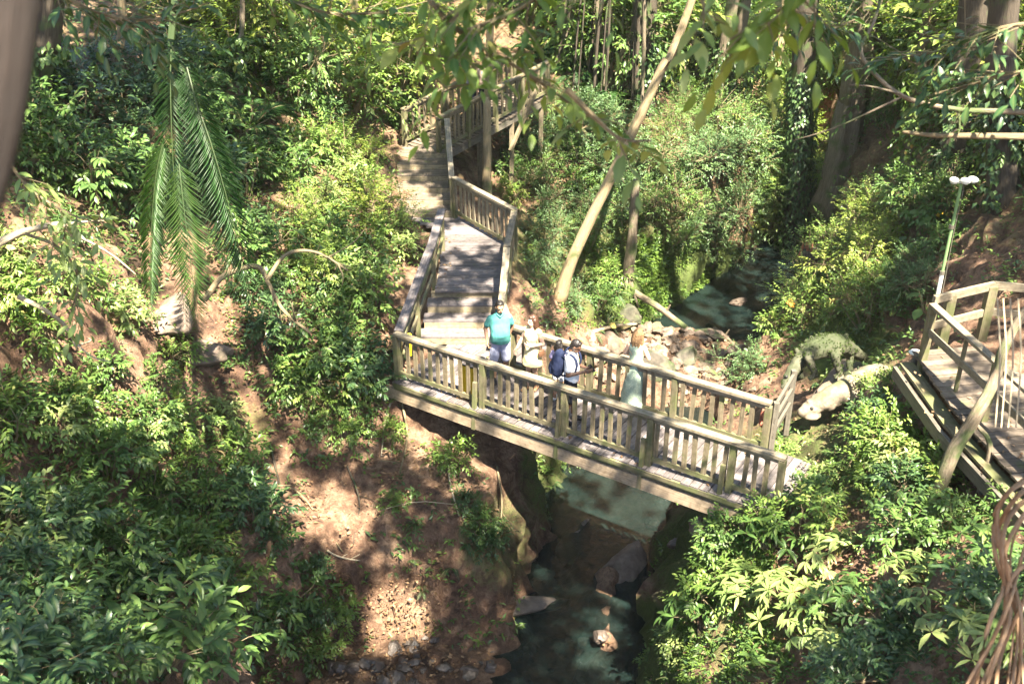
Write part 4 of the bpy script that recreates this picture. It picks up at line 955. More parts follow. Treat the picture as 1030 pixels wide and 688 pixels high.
bag = MB(); bag.loft([(A([0, 0, -.075]), .07, .03), (A([0, 0, 0]), .082, .038), (A([0, 0, .07]), .07, .028)]); o = blob('shoulder_bag', bag, M['leather'], None, .01, 2); held(o, r2, (.235, -.03, .93), (0, 0, 1.2)); o.scale = r2.scale; tag(o, 'small brown shoulder bag at the hip of the woman in cream', 'bag')
st_ = MB(); st_.tube(curve([(0, 0, .06), (.02, .05, .25), (.03, .115, .47), (-.05, .15, .47), (-.07, .08, .25), (-.01, .0, .06)], 20), .007, 5); st_.build('strap', M['leather'], o)

# 3 man with the backpack looking down at a phone
legs = leg_set(.09, fwd=(.10, -.08)); arms = [dict(c=[(-.172, .0, 1.345), (-.23, .0, 1.09), (-.07, -.25, 1.12)], d=A([.25, -1, .15]), p=A([.9, .3, 0]), t=A([0, 0, 1.])), dict(c=[(.172, .0, 1.345), (.24, -.02, 1.09), (.06, -.27, 1.13)], d=A([-.25, -1, .15]), p=A([-.9, .3, 0]), t=A([0, 0, 1.]))]
r3, P, Mx = person('man in white t-shirt with dark shorts bending his head over a phone', ground_at(573, 424), R(72), 1.63, legs, arms, (A([0, -.075, 1.565]), E(.55, 0, 0)), None, 'skin_dark', wide=1.0)
sleeve_shirt(r3, 'white_cotton', arms, .88, .98, .02, .6, 't_shirt'); trousers(r3, 'navy_short', legs, .95); shoes(r3, legs, 'dark_shoe'); hair_short(r3, P, Mx, 'hair_black')
phone(r3, (0, -.37, 1.18), (-.6, 0, 0), 'dark phone held up by the man with the backpack')
bp = MB(); bp.loft([(A([0, 0, -.22]), .13, .08), (A([0, .01, -.16]), .165, .11), (A([0, .015, .0]), .17, .125), (A([0, .0, .15]), .16, .105), (A([0, -.01, .24]), .12, .07), (A([0, -.01, .27]), .06, .03)]); bp.loft([(A([0, .11, -.18]), .11, .05), (A([0, .12, -.08]), .125, .06), (A([0, .12, .02]), .11, .04)])
o = blob('backpack', bp, M['navy'], None, .012, 2, .006, 14); held(o, r3, (0, .235, 1.17)); o.scale = r3.scale; tag(o, 'navy blue backpack worn by the man in the white t-shirt', 'backpack')
for sx in (-1, 1):
    st_ = MB(); st_.tube(curve([(sx*.09, -.09, .20), (sx*.11, -.17, .30), (sx*.12, -.32, .24), (sx*.13, -.375, .08), (sx*.16, -.30, -.10), (sx*.13, -.10, -.16)], 18), .019, 6); st_.build('strap', M['navy'], o)
# 4 half hidden behind the backpack
legs = leg_set(.08); arms = [dict(c=[(-.155, .0, 1.35), (-.22, .02, 1.12), (-.2, -.06, .88)], d=A([.05, -.2, -1.]), p=A([1, 0, 0.]), t=A([0, -1, 0.])), dict(c=[(.155, .0, 1.35), (.22, .02, 1.12), (.2, -.06, .88)], d=A([-.05, -.2, -1.]), p=A([-1, 0, 0.]), t=A([0, -1, 0.]))]
r4, P, Mx = person('dark haired person in lavender top half hidden behind the backpack', ground_at(561, 403), R(150), 1.22, legs, arms, (A([0, 0, 1.585]), E(.1, 0, 0)), None, 'skin_tan', wide=.9)
sleeve_shirt(r4, 'lavender', arms, .86, .95, 0, .6); trousers(r4, 'white_cotton', legs, .6); shoes(r4, legs, 'white_shoe'); hair_long(r4, P, Mx, 'hair_black', .16)
# 5 woman in long green dress seen from behind, hands at the far railing
legs = leg_set(.08); arms = [dict(c=[(-.15, .0, 1.35), (-.24, -.04, 1.13), (-.06, -.24, 1.08)], d=A([.8, -.5, 0]), p=A([0, 1, .3]), t=A([0, 0, 1.])), dict(c=[(.15, .0, 1.35), (.25, -.03, 1.13), (.10, -.24, 1.06)], d=A([-.6, -.7, 0]), p=A([0, .6, .6]), t=A([0, 0, 1.]))]
r5, P, Mx = person('blond woman in long pale green dress seen from behind at the far railing', ground_at(637, 410), R(150), 1.56, legs, arms, (A([0, -.03, 1.58]), E(.25, 0, .1)), None, 'skin_light', wide=.9)
mb = MB(); mb.loft([(A([0, .03, .03]), .27, .24), (A([0, .025, .25]), .25, .215), (A([0, .02, .55]), .215, .175), (A([0, .01, .85]), .175, .14), (A([0, .005, .95]), .165, .13), (A([0, 0, 1.08]), .132, .108), (A([0, -.01, 1.20]), .148, .12), (A([0, -.005, 1.30]), .155, .115), (A([0, .008, 1.37]), .14, .09), (A([0, .012, 1.42]), .095, .066)])
part(r5, 'dress', mb, 'greendress', .012, 2, .016, 8); hair_long(r5, P, Mx, 'hair_blond', .24, False)
mb = MB(); mb.ell((0, 0, 0), (.12, .07, .08), 12, 8); mb.limb([(0, -.03, 0), (0, -.12, 0)], [.045, .04]); o = blob('camera_bag', mb, M['leather'], None, .01, 2); held(o, r5, (.02, -.31, 1.05)); tag(o, 'small brown bag in the hands of the woman in green', 'bag')
# distant pair on the raised boardwalk
for lab, (x, y, z), rz, H, top, hairm, sk in (('distant person in dark top on the raised boardwalk behind the leaves', (-1.12, 28.35, 1.66), R(20), 1.7, 'grey_top', 'hair_black', 'skin_tan'), ('distant person in pale pink top beside the dark one on the boardwalk', (-.72, 28.75, 1.72), R(-30), 1.6, 'pink_top', 'hair_brown', 'skin_light')):
    legs = leg_set(.09); r6, P, Mx = person(lab, (x, y, z), rz, H, legs, arms_d := [dict(c=[(-.17, .0, 1.35), (-.23, .02, 1.12), (-.2, -.06, .88)], d=A([.05, -.2, -1.]), p=A([1, 0, 0.]), t=A([0, -1, 0.])), dict(c=[(.17, .0, 1.35), (.23, .02, 1.12), (.2, -.06, .88)], d=A([-.05, -.2, -1.]), p=A([-1, 0, 0.]), t=A([0, -1, 0.]))], (A([0, 0, 1.585]), E(.1, 0, 0)), None, sk)
    sleeve_shirt(r6, top, arms_d); trousers(r6, 'navy_short', legs, 1.85); shoes(r6, legs, 'dark_shoe'); hair_short(r6, P, Mx, hairm)
# ------------------------------------------------------------------ plant prototypes (parts: foliage, stem)
HID = []
def proto(name, lv, mleaf, stem_mb=None, mstem='twig'):
    root = bpy.data.objects.new(name, None); kids = []
    f = bpy.data.objects.new('foliage', lv.mesh('foliage', M[mleaf])); kids.append(f)
    if stem_mb is not None and stem_mb.f:
        me = bpy.data.meshes.new('stem'); me.from_pydata(stem_mb.v, [], stem_mb.f); me.update(); me.materials.append(M[mstem])
        a = me.attributes.new('loc', 'FLOAT_VECTOR', 'POINT'); a.data.foreach_set('vector', np.array(stem_mb.l, dtype=np.float32).ravel())
        kids.append(bpy.data.objects.new('stem', me))
    return root, kids
def shrub(Rr, Hh, S, n, L, wr=.42, tm='s', droop=.3, sl=.55, spread=.9, stem=True, lobes=5):
    lv = LV(); mb = MB()
    lob = np.c_[RNG.uniform(-.55, .55, (lobes, 2))*Rr, RNG.uniform(.35, .75, lobes)*Hh]
    lr = RNG.uniform(.35, .65, lobes)*Rr
    i = RNG.integers(0, lobes, S); d = rnd_dir(S, .35)
    P = lob[i]+d*(lr[i]*RNG.uniform(.35, .95, S))[:, None]; P[:, 2] = np.maximum(P[:, 2], .05)
    D = d+np.array([0, 0, .15])+RNG.normal(0, .3, (S, 3))
    sprays(lv, P, D, np.full(S, sl)*Rr*RNG.uniform(.5, 1.1, S), n, L, wr, droop, None, tm, spread=spread)
    if stem:
        for q in lob:
            b = np.array([q[0]*.15, q[1]*.15, -.15]); m_ = b*.5+q*.5+np.array([RNG.normal(0, .06)*Rr, RNG.normal(0, .06)*Rr, 0])
            mb.tube([b, m_, q, q+np.array([0, 0, lr[0]*.4])], [.022*Rr+.006, .018*Rr+.004, .012*Rr+.003, .004], 5, cap=False)
        for k in range(0, S, 3): mb.tube([lob[i[k]], P[k], P[k]+unit(D[k])*sl*Rr*.5], [.008, .006, .003], 3, cap=False)
    return lv, mb
def whorl_shrub(Rr, Hh, S, L, n=8, wr=.27):
    lv = LV(); mb = MB(); d = rnd_dir(S, .5); b0 = np.array([0, 0, -.1])
    P = np.c_[d[:, 0]*Rr*RNG.uniform(.3, 1, S), d[:, 1]*Rr*RNG.uniform(.3, 1, S), Hh*(.35+.65*np.abs(d[:, 2])*RNG.uniform(.6, 1, S))]
    whorls(lv, P, unit(P*np.array([.6, .6, .4])+np.array([0, 0, .5])), L, n, wr)
    for p in P: m_ = p*np.array([.45, .45, .6]); mb.tube([b0, m_, p], [.014, .010, .005], 4, cap=False)
    return lv, mb
def fern(nf, ln, npair, ll, tone=.5, wr=.16):
    lv = LV(); mb = MB()
    for k in range(nf):
        a = 2*math.pi*k/nf+RNG.uniform(-.3, .3); e = RNG.uniform(.35, 1.1)
        frond(lv, (0, 0, .05), (math.cos(a)*math.cos(e), math.sin(a)*math.cos(e), math.sin(e)), ln*RNG.uniform(.7, 1.1), RNG.uniform(.5, .9), npair, ll, wr, .2, tone+RNG.uniform(-.2, .2), stem=mb, vee=.1)
    return lv, mb
def taro(n, L):
    lv = LV(); mb = MB(); 
    for k in range(n):
        a = RNG.uniform(0, 6.28); r = RNG.uniform(.1, .5); h = RNG.uniform(.35, .8)
        p = np.array([math.cos(a)*r, math.sin(a)*r, h]); mb.tube([(0, 0, -.05), p*np.array([.5, .5, .7]), p], [.012, .01, .006], 4, cap=False)
        lv.add(p[None], np.array([[math.cos(a), math.sin(a), -.35]]), np.array([[math.cos(a)*.2, math.sin(a)*.2, 1.]]), L*RNG.uniform(.7, 1.1), L*.68, None, 'f')
    return lv, mb
PR = {}
def add(k, name, lvmb, leaf, stem='twig'): PR.setdefault(k, []).append((proto(name, lvmb[0], leaf, lvmb[1], stem), leaf))
for q in range(3): add('broad', 'broadleaf_shrub', shrub(.85, .95, 95, 7, .15, .44, 'f'), ['leaf_mid', 'leaf_bright', 'leaf_mid'][q])
for q in range(2): add('broad_pale', 'broadleaf_shrub', shrub(.8, .9, 85, 6, .15, .42, 'f'), ['leaf_pale', 'leaf_bright'][q])
for q in range(3): add('dark', 'broadleaf_shrub', shrub(.85, .95, 95, 7, .16, .44, 'f'), ['leaf_dark', 'leaf_mid', 'leaf_dark'][q])
for q in range(3): add('fine', 'fine_leaved_shrub', shrub(1.1, 1.15, 260, 8, .085, .46, 's', lobes=8, sl=.4), ['leaf_blue', 'leaf_blue', 'leaf_mid'][q])
for q in range(2): add('fine_bright', 'fine_leaved_shrub', shrub(1.1, 1.2, 240, 8, .09, .44, 's', lobes=8, sl=.4), ['leaf_bright', 'leaf_yellow'][q])
for q in range(3): add('whorl', 'whorled_sapling', whorl_shrub(.8, .8, 20, .28), ['leaf_pale', 'leaf_mid', 'leaf_pale'][q])
for q in range(2): add('fern', 'fern', fern(11, .8, 20, .13), 'frond')
for q in range(2): add('fern_bright', 'fern', fern(11, .75, 20, .13, .8), ['leaf_bright', 'frond'][q])
for q in range(2): add('big', 'large_leaved_shrub', shrub(.95, 1.0, 62, 6, .23, .40, 'f'), ['leaf_dark', 'leaf_mid'][q])
for q in range(2): add('taro', 'big_leaved_herb', taro(11, .36), 'leaf_mid')
for q in range(2): add('palm', 'young_palm', fern(9, 1.9, 34, .42, .45, .075), 'frond')
for q in range(3): add('far', 'leafy_thicket', shrub(1.9, 2.6, 330, 8, .16, .46, 's', lobes=9, sl=.35), ['leaf_mid', 'leaf_bright', 'leaf_yellow'][q])

# view corridors that plants nearer than the structure must leave free (photo pixels, distance along the lens axis)
def inpoly(u, v, poly):
    c = np.zeros(np.shape(u), bool); n = len(poly); j = n-1
    for i in range(n):
        xi, yi = poly[i]; xj, yj = poly[j]
        c ^= ((yi > v) != (yj > v)) & (u < (xj-xi)*(v-yi)/(yj-yi+1e-9)+xi); j = i
    return c
KEEP = [([(402,330),(520,328),(640,335),(775,395),(780,440),(735,470),(722,500),(560,462),(410,398)], 23),
        ([(398,335),(443,225),(424,200),(420,140),(440,118),(520,86),(524,130),(480,160),(522,205),(520,335)], 32),
        ([(500,688),(520,640),(565,575),(585,490),(655,490),(652,545),(640,600),(638,688)], 26),
        ([(640,328),(690,325),(745,285),(755,262),(792,262),(788,285),(735,330),(700,365),(640,365)], 40),
        ([(310,490),(350,480),(370,520),(330,560)], 22),
        ([(774,332),(790,325),(850,325),(858,385),(846,420),(790,425)], 23),
        ([(925,300),(965,180),(1030,280),(1030,430),(985,400),(925,362)], 18.2),
        ([(555,290),(680,30),(697,30),(572,300)], 28), ([(650,255),(690,255),(700,330),(640,310)], 30)]
def blocked(pts):
    u, v, d = project(pts); m = np.zeros(np.shape(u), bool)
    for poly, dep in KEEP: m |= inpoly(u, v, poly) & (d < dep)
    return m
DECKS = [np.array([(-2.4,17.6),(4.5,13.2),(5.0,15.2),(.3,18.2),(.1,22.4),(-1.2,24.3),(-1.3,27.2),(1.2,30.2),(.2,31.2),(-3.1,27.6),(-2.8,24.0),(-1.75,22),(-1.85,19.2)]), np.array([(6.1,15.6),(7.7,16.2),(9.6,15.8),(9.6,10.8),(6.5,10.8)])]
def on_deck(x, y): return inpoly(x, y, DECKS[0]) | inpoly(x, y, DECKS[1])
BLK = np.r_[[(0, 0, .5)], [(math.cos(a)*.85, math.sin(a)*.85, h) for a in np.arange(0, 6.2, .8) for h in (.3, .9)]]
USED = {}
def put(kind, u, v, sc, label, group, cat='shrub', force=False, lift=0.0, rz=None, vi=None, tilt=0.0):
    p, t = hit1(u, v)
    if not np.isfinite(t): return None
    if sdist(p[0], p[1]) < .15 and not force: return None
    if not force:
        Rr = 1.0 if kind != 'far' else 2.0
        if on_deck(p[0], p[1]) or on_deck(p[0]+.4*sc, p[1]) or on_deck(p[0]-.4*sc, p[1]): return None
        if blocked(p+BLK*sc*Rr*.8).mean() > .04: return None
    L = PR[kind]; (root, kids), leaf = L[RNG.integers(len(L)) if vi is None else vi]
    g = p+np.array([0, 0, lift-.05])
    if root.name not in USED or True:
        c = copy_tree(root, kids, g, (RNG.normal(0, .12)+tilt, RNG.normal(0, .12), RNG.uniform(0, 6.28) if rz is None else rz), sc*RNG.uniform(.85, 1.15), label, group)
        c['category'] = cat
    return c
def zone(kind, poly, n, sc, label, group, cat='shrub', mind=14):
    poly = [tuple(p) for p in poly]; us = [p[0] for p in poly]; vs = [p[1] for p in poly]; done = []; tries = 0
    while len(done) < n and tries < n*25:
        tries += 1; u = RNG.uniform(min(us), max(us)); v = RNG.uniform(min(vs), max(vs))
        if not inpoly(np.array(u), np.array(v), poly): continue
        if any((u-a)**2+(v-b)**2 < mind*mind for a, b in done): continue
        k = kind if isinstance(kind, str) else kind[RNG.integers(len(kind))]
        if put(k, u, v, RNG.uniform(*sc), label, group, cat) is not None: done.append((u, v))
        elif RNG.uniform() < .1: done.append((u, v))
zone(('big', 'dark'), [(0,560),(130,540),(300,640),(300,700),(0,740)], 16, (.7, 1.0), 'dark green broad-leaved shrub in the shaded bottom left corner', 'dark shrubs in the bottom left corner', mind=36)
zone(('broad', 'dark', 'broad_pale'), [(0,430),(150,450),(260,500),(310,600),(200,600),(0,560)], 20, (.6, .9), 'broad-leaved shrub on the lower left slope below the sunlit bank', 'shrubs on the lower left slope', mind=30)
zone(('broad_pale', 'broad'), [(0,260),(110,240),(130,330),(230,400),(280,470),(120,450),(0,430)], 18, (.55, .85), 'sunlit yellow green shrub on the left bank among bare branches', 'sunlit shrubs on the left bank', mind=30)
zone(('broad', 'broad_pale', 'fine_bright'), [(300,150),(410,130),(420,240),(395,330),(300,300)], 20, (.65, .9), 'bright leafy shrub overhanging the left side of the wooden steps', 'bright shrubs beside the wooden steps', mind=22)
zone(('broad', 'dark'), [(230,210),(330,260),(395,330),(410,400),(300,420),(250,330)], 18, (.6, .9), 'glossy green shrub on the slope left of the footbridge end', 'green shrubs left of the footbridge', mind=24)
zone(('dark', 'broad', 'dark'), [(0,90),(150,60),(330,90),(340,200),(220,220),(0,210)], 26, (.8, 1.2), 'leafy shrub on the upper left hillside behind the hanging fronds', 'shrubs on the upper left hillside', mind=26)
zone(('fine', 'fern', 'broad'), [(525,200),(560,140),(620,150),(600,260),(620,325),(560,320),(530,300)], 16, (.5, .8), 'low green shrub on the slope just right of the plank landing', 'low shrubs right of the landing', mind=20)
for u_, v_, s_ in ((503,182,.8),(528,160,1.1),(540,190,.9),(516,205,.6)): put('fine' if s_ > .8 else 'broad', u_, v_, s_, 'fine-leaved shrub under the raised boardwalk', 'fine shrubs under the boardwalk', force=True)
zone('fine', [(490,120),(560,110),(600,150),(540,200),(490,200)], 10, (.7, 1.0), 'fine-leaved shrub under the raised boardwalk', 'fine shrubs under the boardwalk', mind=18)
zone('fine', [(590,130),(700,115),(770,160),(775,240),(730,285),(640,235),(600,220)], 30, (.8, 1.15), 'fine-leaved blue green shrub cloaking the mound above the mossy rock wall', 'fine-leaved shrubs on the mound', mind=20)
zone(('fine', 'broad', 'fine_bright'), [(800,220),(900,200),(960,210),(930,300),(900,340),(790,320)], 26, (.6, .95), 'green shrub on the right bank behind the moss covered stone lizard', 'shrubs on the right bank behind the lizard', mind=22)
zone(('fine', 'fern', 'broad'), [(715,340),(760,300),(785,325),(762,385),(730,385)], 9, (.5, .75), 'feathery shrub beside the stream between bridge and stone lizard', 'shrubs between bridge and lizard', mind=18)
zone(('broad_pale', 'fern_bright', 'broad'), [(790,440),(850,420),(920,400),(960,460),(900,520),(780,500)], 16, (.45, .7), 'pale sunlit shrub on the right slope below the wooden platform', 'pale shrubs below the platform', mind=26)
zone('whorl', [(680,510),(790,520),(900,560),(930,660),(760,690),(690,620)], 9, (.65, .95), 'whorled sapling with long pale leaves on the lower right slope', 'whorled saplings on the lower right slope', 'sapling', mind=32)
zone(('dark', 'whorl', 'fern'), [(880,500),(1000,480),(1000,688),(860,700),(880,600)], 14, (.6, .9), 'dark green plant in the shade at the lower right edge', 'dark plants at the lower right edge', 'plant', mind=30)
zone(('fern_bright', 'fern'), [(640,560),(690,540),(720,640),(700,690),(640,690)], 18, (.28, .45), 'small bright fern on the mossy bank above the stream edge', 'bright ferns on the mossy bank', 'fern', mind=16)
zone('fern', [(560,290),(625,280),(625,335),(575,340)], 8, (.55, .8), 'arching green fern at the foot of the leaning pale trunk', 'ferns under the leaning trunk', 'fern', mind=16)
zone(('fern', 'broad', 'dark'), [(430,440),(500,430),(575,465),(580,520),(545,600),(470,560)], 30, (.3, .55), 'small leafy plant hanging on the dark bank under the bridge', 'plants on the bank under the bridge', 'plant', mind=18)
zone(('fern_bright', 'broad_pale', 'fern'), [(735,470),(800,455),(810,500),(740,520)], 8, (.35, .5), 'pale leafy plant crowding the right end of the footbridge', 'plants crowding the right bridge end', 'plant', mind=14)
def put_at(kind, x, y, sc, label, group, cat, vi=None, lift=0):
    L = PR[kind]; (root, kids), leaf = L[RNG.integers(len(L)) if vi is None else vi]
    c = copy_tree(root, kids, (x, y, float(hz(x, y))-.05+lift), (RNG.normal(0, .12), RNG.normal(0, .12), RNG.uniform(0, 6.28)), sc, label, group); c['category'] = cat; return c
for k_, (s_, o_, q_) in enumerate([(6.25,-.55,.5),(6.65,-.5,.62),(7.05,-.45,.62),(7.45,-.35,.6),(7.75,.15,.6),(7.8,.65,.6),(7.75,1.15,.5),(6.9,-.95,.7),(7.5,-.95,.75),(6.35,-1.0,.55),(8.2,-.3,.7),(6.05,-.5,.45),(6.5,-.35,.55),(6.85,-.3,.6),(7.25,-.22,.6)]):
    p_ = NA+bd*s_+bn*o_; put_at(('broad_pale', 'broad', 'fern_bright')[k_ % 3], p_[0], p_[1], q_, 'pale leafy plant crowding the right end of the footbridge', 'plants crowding the right bridge end', 'plant')
for k_ in range(16):
    y_ = 11.6+k_*.25; put_at(('fern', 'broad', 'fern_bright', 'dark')[k_ % 4], 6.02-(y_-13.5)*.05+RNG.uniform(-.15, .1)+max(0, 13.5-y_)*.16, y_, RNG.uniform(.4, .62), 'fern like plant along the lower edge of the wooden platform', 'plants along the platform edge', 'plant')
for k_, (u_, v_, s_) in enumerate(() and [(742,505,.42),(760,497,.4),(778,488,.45),(796,476,.42),(806,458,.42),(748,522,.45),(800,494,.4)]):
    put(('broad_pale', 'fern_bright', 'broad')[k_ % 3], u_, v_, s_, 'pale leafy plant crowding the right end of the footbridge', 'plants crowding the right bridge end', 'plant', force=True)
zone(('fern', 'broad'), [(380,500),(470,520),(450,600),(370,590)], 7, (.25, .4), 'small plant rooted halfway down the brown soil cliff', 'small plants on the soil cliff', 'plant', mind=22)
zone(('broad', 'dark'), [(250,540),(330,560),(350,660),(280,680)], 8, (.4, .6), 'dark shrub at the left foot of the brown soil cliff', 'dark shrubs at the foot of the soil cliff', mind=24)
zone(('broad', 'broad_pale'), [(300,400),(400,400),(430,440),(330,450)], 8, (.35, .5), 'small shrub on the brown bank below the left bridge end', 'small shrubs below the left bridge end', mind=20)
zone('broad_pale', [(855,385),(900,385),(900,420),(860,425)], 4, (.45, .55), 'pale leafy shrub hiding the body of the pale stone lizard', 'shrubs hiding the pale lizard', mind=14)
zone(('fern', 'fern_bright', 'broad'), [(905,385),(940,400),(990,470),(960,480),(915,430)], 12, (.4, .6), 'fern like plant along the lower edge of the wooden platform', 'plants along the platform edge', 'plant', mind=16)
zone('taro', [(880,200),(960,230),(940,330),(870,330)], 8, (.7, .9), 'big-leaved herb on the right bank near the lamp post', 'big-leaved herbs near the lamp post', 'plant', mind=22)
zone('palm', [(150,60),(300,40),(320,130),(200,180)], 7, (.8, 1.1), 'young feather palm with arching fronds on the upper left hillside', 'young palms on the upper left hillside', 'palm', mind=34)
zone('palm', [(520,60),(640,40),(720,90),(600,110)], 7, (.8, 1.2), 'feather palm in the thicket behind the mound', 'palms in the thicket behind the mound', 'palm', mind=30)
zone('far', [(200,0),(420,0),(430,110),(330,120),(200,60)], 18, (.8, 1.2), 'tall leafy thicket on the hill behind the wooden steps', 'thickets behind the steps', 'thicket', mind=20)
zone('far', [(520,-10),(900,-10),(900,95),(760,130),(620,105),(530,70)], 30, (.9, 1.4), 'sunlit leafy thicket far up the valley', 'thickets far up the valley', 'thicket', mind=18)
zone('far', [(520,-10),(900,-10),(880,60),(620,70)], 12, (1.7, 2.4), 'tall crown of foliage between the trunks far up the valley', 'tall foliage far up the valley', 'tree', mind=26)
zone('far', [(900,20),(1040,20),(1040,130),(900,120)], 7, (1.2, 1.7), 'tall dark thicket between the trunks at the upper right', 'tall thickets at the upper right', 'thicket', mind=26)
zone('far', [(880,40),(1040,60),(1040,200),(960,190),(880,150)], 14, (.6, .9), 'dark leafy thicket on the right hillside between tree trunks', 'thickets on the right hillside', 'thicket', mind=26)
zone(('broad', 'fine_bright'), [(395,120),(425,130),(432,215),(405,225)], 7, (.5, .7), 'bright shrub leaning over the upper flight of steps', 'shrubs leaning over the upper steps', mind=14)
zone('far', [(745,140),(800,140),(800,250),(765,255),(745,200)], 9, (.45, .7), 'bushy thicket growing over the narrow upper stream', 'thickets over the upper stream', 'thicket', mind=14)
zone('far', [(760,150),(800,150),(850,200),(800,215)], 6, (.5, .8), 'bushy thicket by the upper stream near the ivy covered trunk', 'thickets by the upper stream', 'thicket', mind=16)

# ------------------------------------------------------------------ ground cover and litter (nobody could count these)
NOVEG = [(340,520,62,60,.95),(430,455,70,45,.8),(200,330,45,30,.5),(400,610,55,45,1),(470,560,60,60,.7),(700,600,35,60,.35),(270,440,35,40,.5),(640,355,60,26,1),(690,355,70,40,1),(860,300,30,20,.4),(960,260,40,40,.7),(420,670,150,25,1)]
def cover(name, mleaf, n, px, L, h, veg, wr=.42, tm='s', label='', k=5, rect=(-60, 1090, -20, 780), umax=None):
    u = RNG.uniform(rect[0], rect[1], n); v = RNG.uniform(rect[2], rect[3], n); p, t = hit(u, v)
    ok = np.isfinite(t)
    # a third spread evenly over the ground
    m3 = n//4; e = np.c_[RNG.uniform(-11, 13, m3), RNG.uniform(8, 40, m3)]
    p = np.r_[p[ok], np.c_[e, hz(e[:, 0], e[:, 1])]]
    uu_, vv_, d_ = project(p)
    dens = 1-eset(uu_, vv_, NOVEG) if veg else np.maximum(eset(uu_, vv_, NOVEG), .22)
    cl = vnoise(p[:, 0], p[:, 1], .9, 11 if veg else 12)
    dens = dens*np.clip((cl-.25)*2.2, .12, 1)
    ok = (RNG.uniform(0, 1, len(p)) < dens) & ((sdist(p[:, 0], p[:, 1]) > .12) | (not veg)) & ~on_deck(p[:, 0], p[:, 1]) & (p[:, 2] > WATER+.05)
    ok &= ~blocked(p+np.array([0, 0, h*1.2])) if veg else True
    p = p[ok]; t = project(p)[2]; lv = LV()
    s = np.clip(t/20, .6, 2.2)**.6
    if veg:
        d = rnd_dir(len(p), 1.0); sprays(lv, p+np.array([0, 0, -.02]), d, h*RNG.uniform(.5, 1.6, len(p))*s, k, (L*s), wr, .35, None, tm, spread=.9)
    else:
        a = RNG.uniform(0, 6.28, len(p))
        lv.add(p+np.array([0, 0, .03])+RNG.normal(0, .02, p.shape), np.c_[np.cos(a), np.sin(a), RNG.normal(0, .3, len(p))], np.c_[RNG.normal(0, .5, (len(p), 2)), np.ones(len(p))], L*RNG.uniform(.6, 1.3, len(p)), L*wr*RNG.uniform(.8, 1.3, len(p)), None, tm)
    o = lv.build(name, M[mleaf]); tag(o, label, kind='stuff'); return o
lv = LV(); n_ = 170
for (a_, b_, w_, z_, k_) in ((NA+bn*.12, NB_+bn*.12, .10, .006, 45), (NA+bn*1.3, NB_+bn*1.3, .10, .006, 40), (A([-1.45, 20.3]), A([-1.4, 23]), .12, LZ+.006, 25), (A([6.7, 15]), A([7.1, 11.5]), .5, PZ+.006, 60)):
    f_ = RNG.uniform(0, 1, k_)[:, None]; q_ = a_*(1-f_)+b_*f_+RNG.normal(0, w_, (k_, 2)); th_ = RNG.uniform(0, 6.28, k_)
    lv.add(np.c_[q_, np.full(k_, z_)+RNG.uniform(0.002, .012, k_)], np.c_[np.cos(th_), np.sin(th_), RNG.uniform(0, .12, k_)], np.c_[RNG.normal(0, .15, (k_, 2)), np.ones(k_)], RNG.uniform(.05, .11, k_), RNG.uniform(.03, .055, k_), None, 's')
tag(lv.build('fallen_leaves', M['dead']), 'dry brown leaves scattered over the wooden decks', kind='stuff')
cover('ground_cover', 'leaf_mid', 15000, 0, .105, .28, True, tm='s', label='mixed low green undergrowth covering the slopes')
cover('ground_cover', 'leaf_bright', 5500, 0, .10, .25, True, label='bright green seedlings scattered over the slopes')
cover('ground_cover', 'leaf_dark', 7000, 0, .12, .30, True, label='dark green undergrowth in the shade')
cover('moss_tufts', 'moss_leaf', 22000, 0, .05, .09, True, label='bright mossy tufts on the wet banks', rect=(600, 780, 430, 760))
cover('moss_tufts', 'moss_leaf', 9000, 0, .06, .10, True, label='bright moss and fern tufts on the rock wall by the upper pool', rect=(590, 770, 235, 335))
cover('leaf_litter', 'dead', 34000, 0, .10, 0, False, wr=.5, label='brown fallen leaves lying on the soil')
cover('leaf_litter', 'dead', 70000, 0, .055, 0, False, wr=.55, label='small brown leaf fragments strewn over the soil')
# ------------------------------------------------------------------ trunks and the unseen canopy added for shade
TREES = []
def tree(name, px, r0, r1, top, label, group=None, bark='bark', seg=12, flare=1.5, flute=0, fl=0, depth=None, wob=.12, canopy=True, cat='tree', seat=True):
    """px: photo pixels of the trunk from the foot upward; the foot stands on the terrain, the rest keeps the foot's distance; top: height"""
    base, t = hit1(*px[0])
    if depth is not None: base = at_t(*px[0], depth); base[2] = float(hz(base[0], base[1]))
    pts = [base]
    for i, (u, v) in enumerate(px[1:]):
        pts.append(at_y(u, v, base[1]+RNG.normal(0, .05)))
    d = nz(pts[-1]-pts[-2]); last = pts[-1]
    if top > last[2]+.5: pts.append(last+d*((top-last[2])/max(d[2], .3))*np.array([.7, .7, 1]))
    if seat: pts[0] = pts[0]-np.array([0, 0, .25])
    c = curve(pts, 18); L = len(c)
    c[1:-1] += RNG.normal(0, wob*.25, (L-2, 3))*r0
    r = r0+(r1-r0)*np.linspace(0, 1, L); r = r*(1+(flare-1)*np.exp(-np.linspace(0, 1, L)*14))
    root = empty(name, tuple(base)); tag(root, label, cat, group)
    mb = MB(); mb.tube(c-base, r, seg, True, .14, flute, fl); mb.build('trunk', M[bark], root, smooth=True)
    if canopy: TREES.append((root, c, r1))
    return root, c, r
leaning, c, r = tree('leaning_tree', [(561,300),(575,262),(606,196),(640,125),(668,65),(690,18)], .15, .085, 14, 'pale slender trunk leaning right across the middle of the gorge', bark='bark_pale')
tree('thin_tree', [(489,198),(490,150),(490,100),(492,60)], .12, .09, 13.5, 'straight pale trunk beside the raised boardwalk', bark='bark_pale')
tree('thin_tree', [(338,95),(345,60),(356,0)], .17, .14, 14, 'pale grey trunk rising behind the bushes left of the steps', bark='bark_pale')
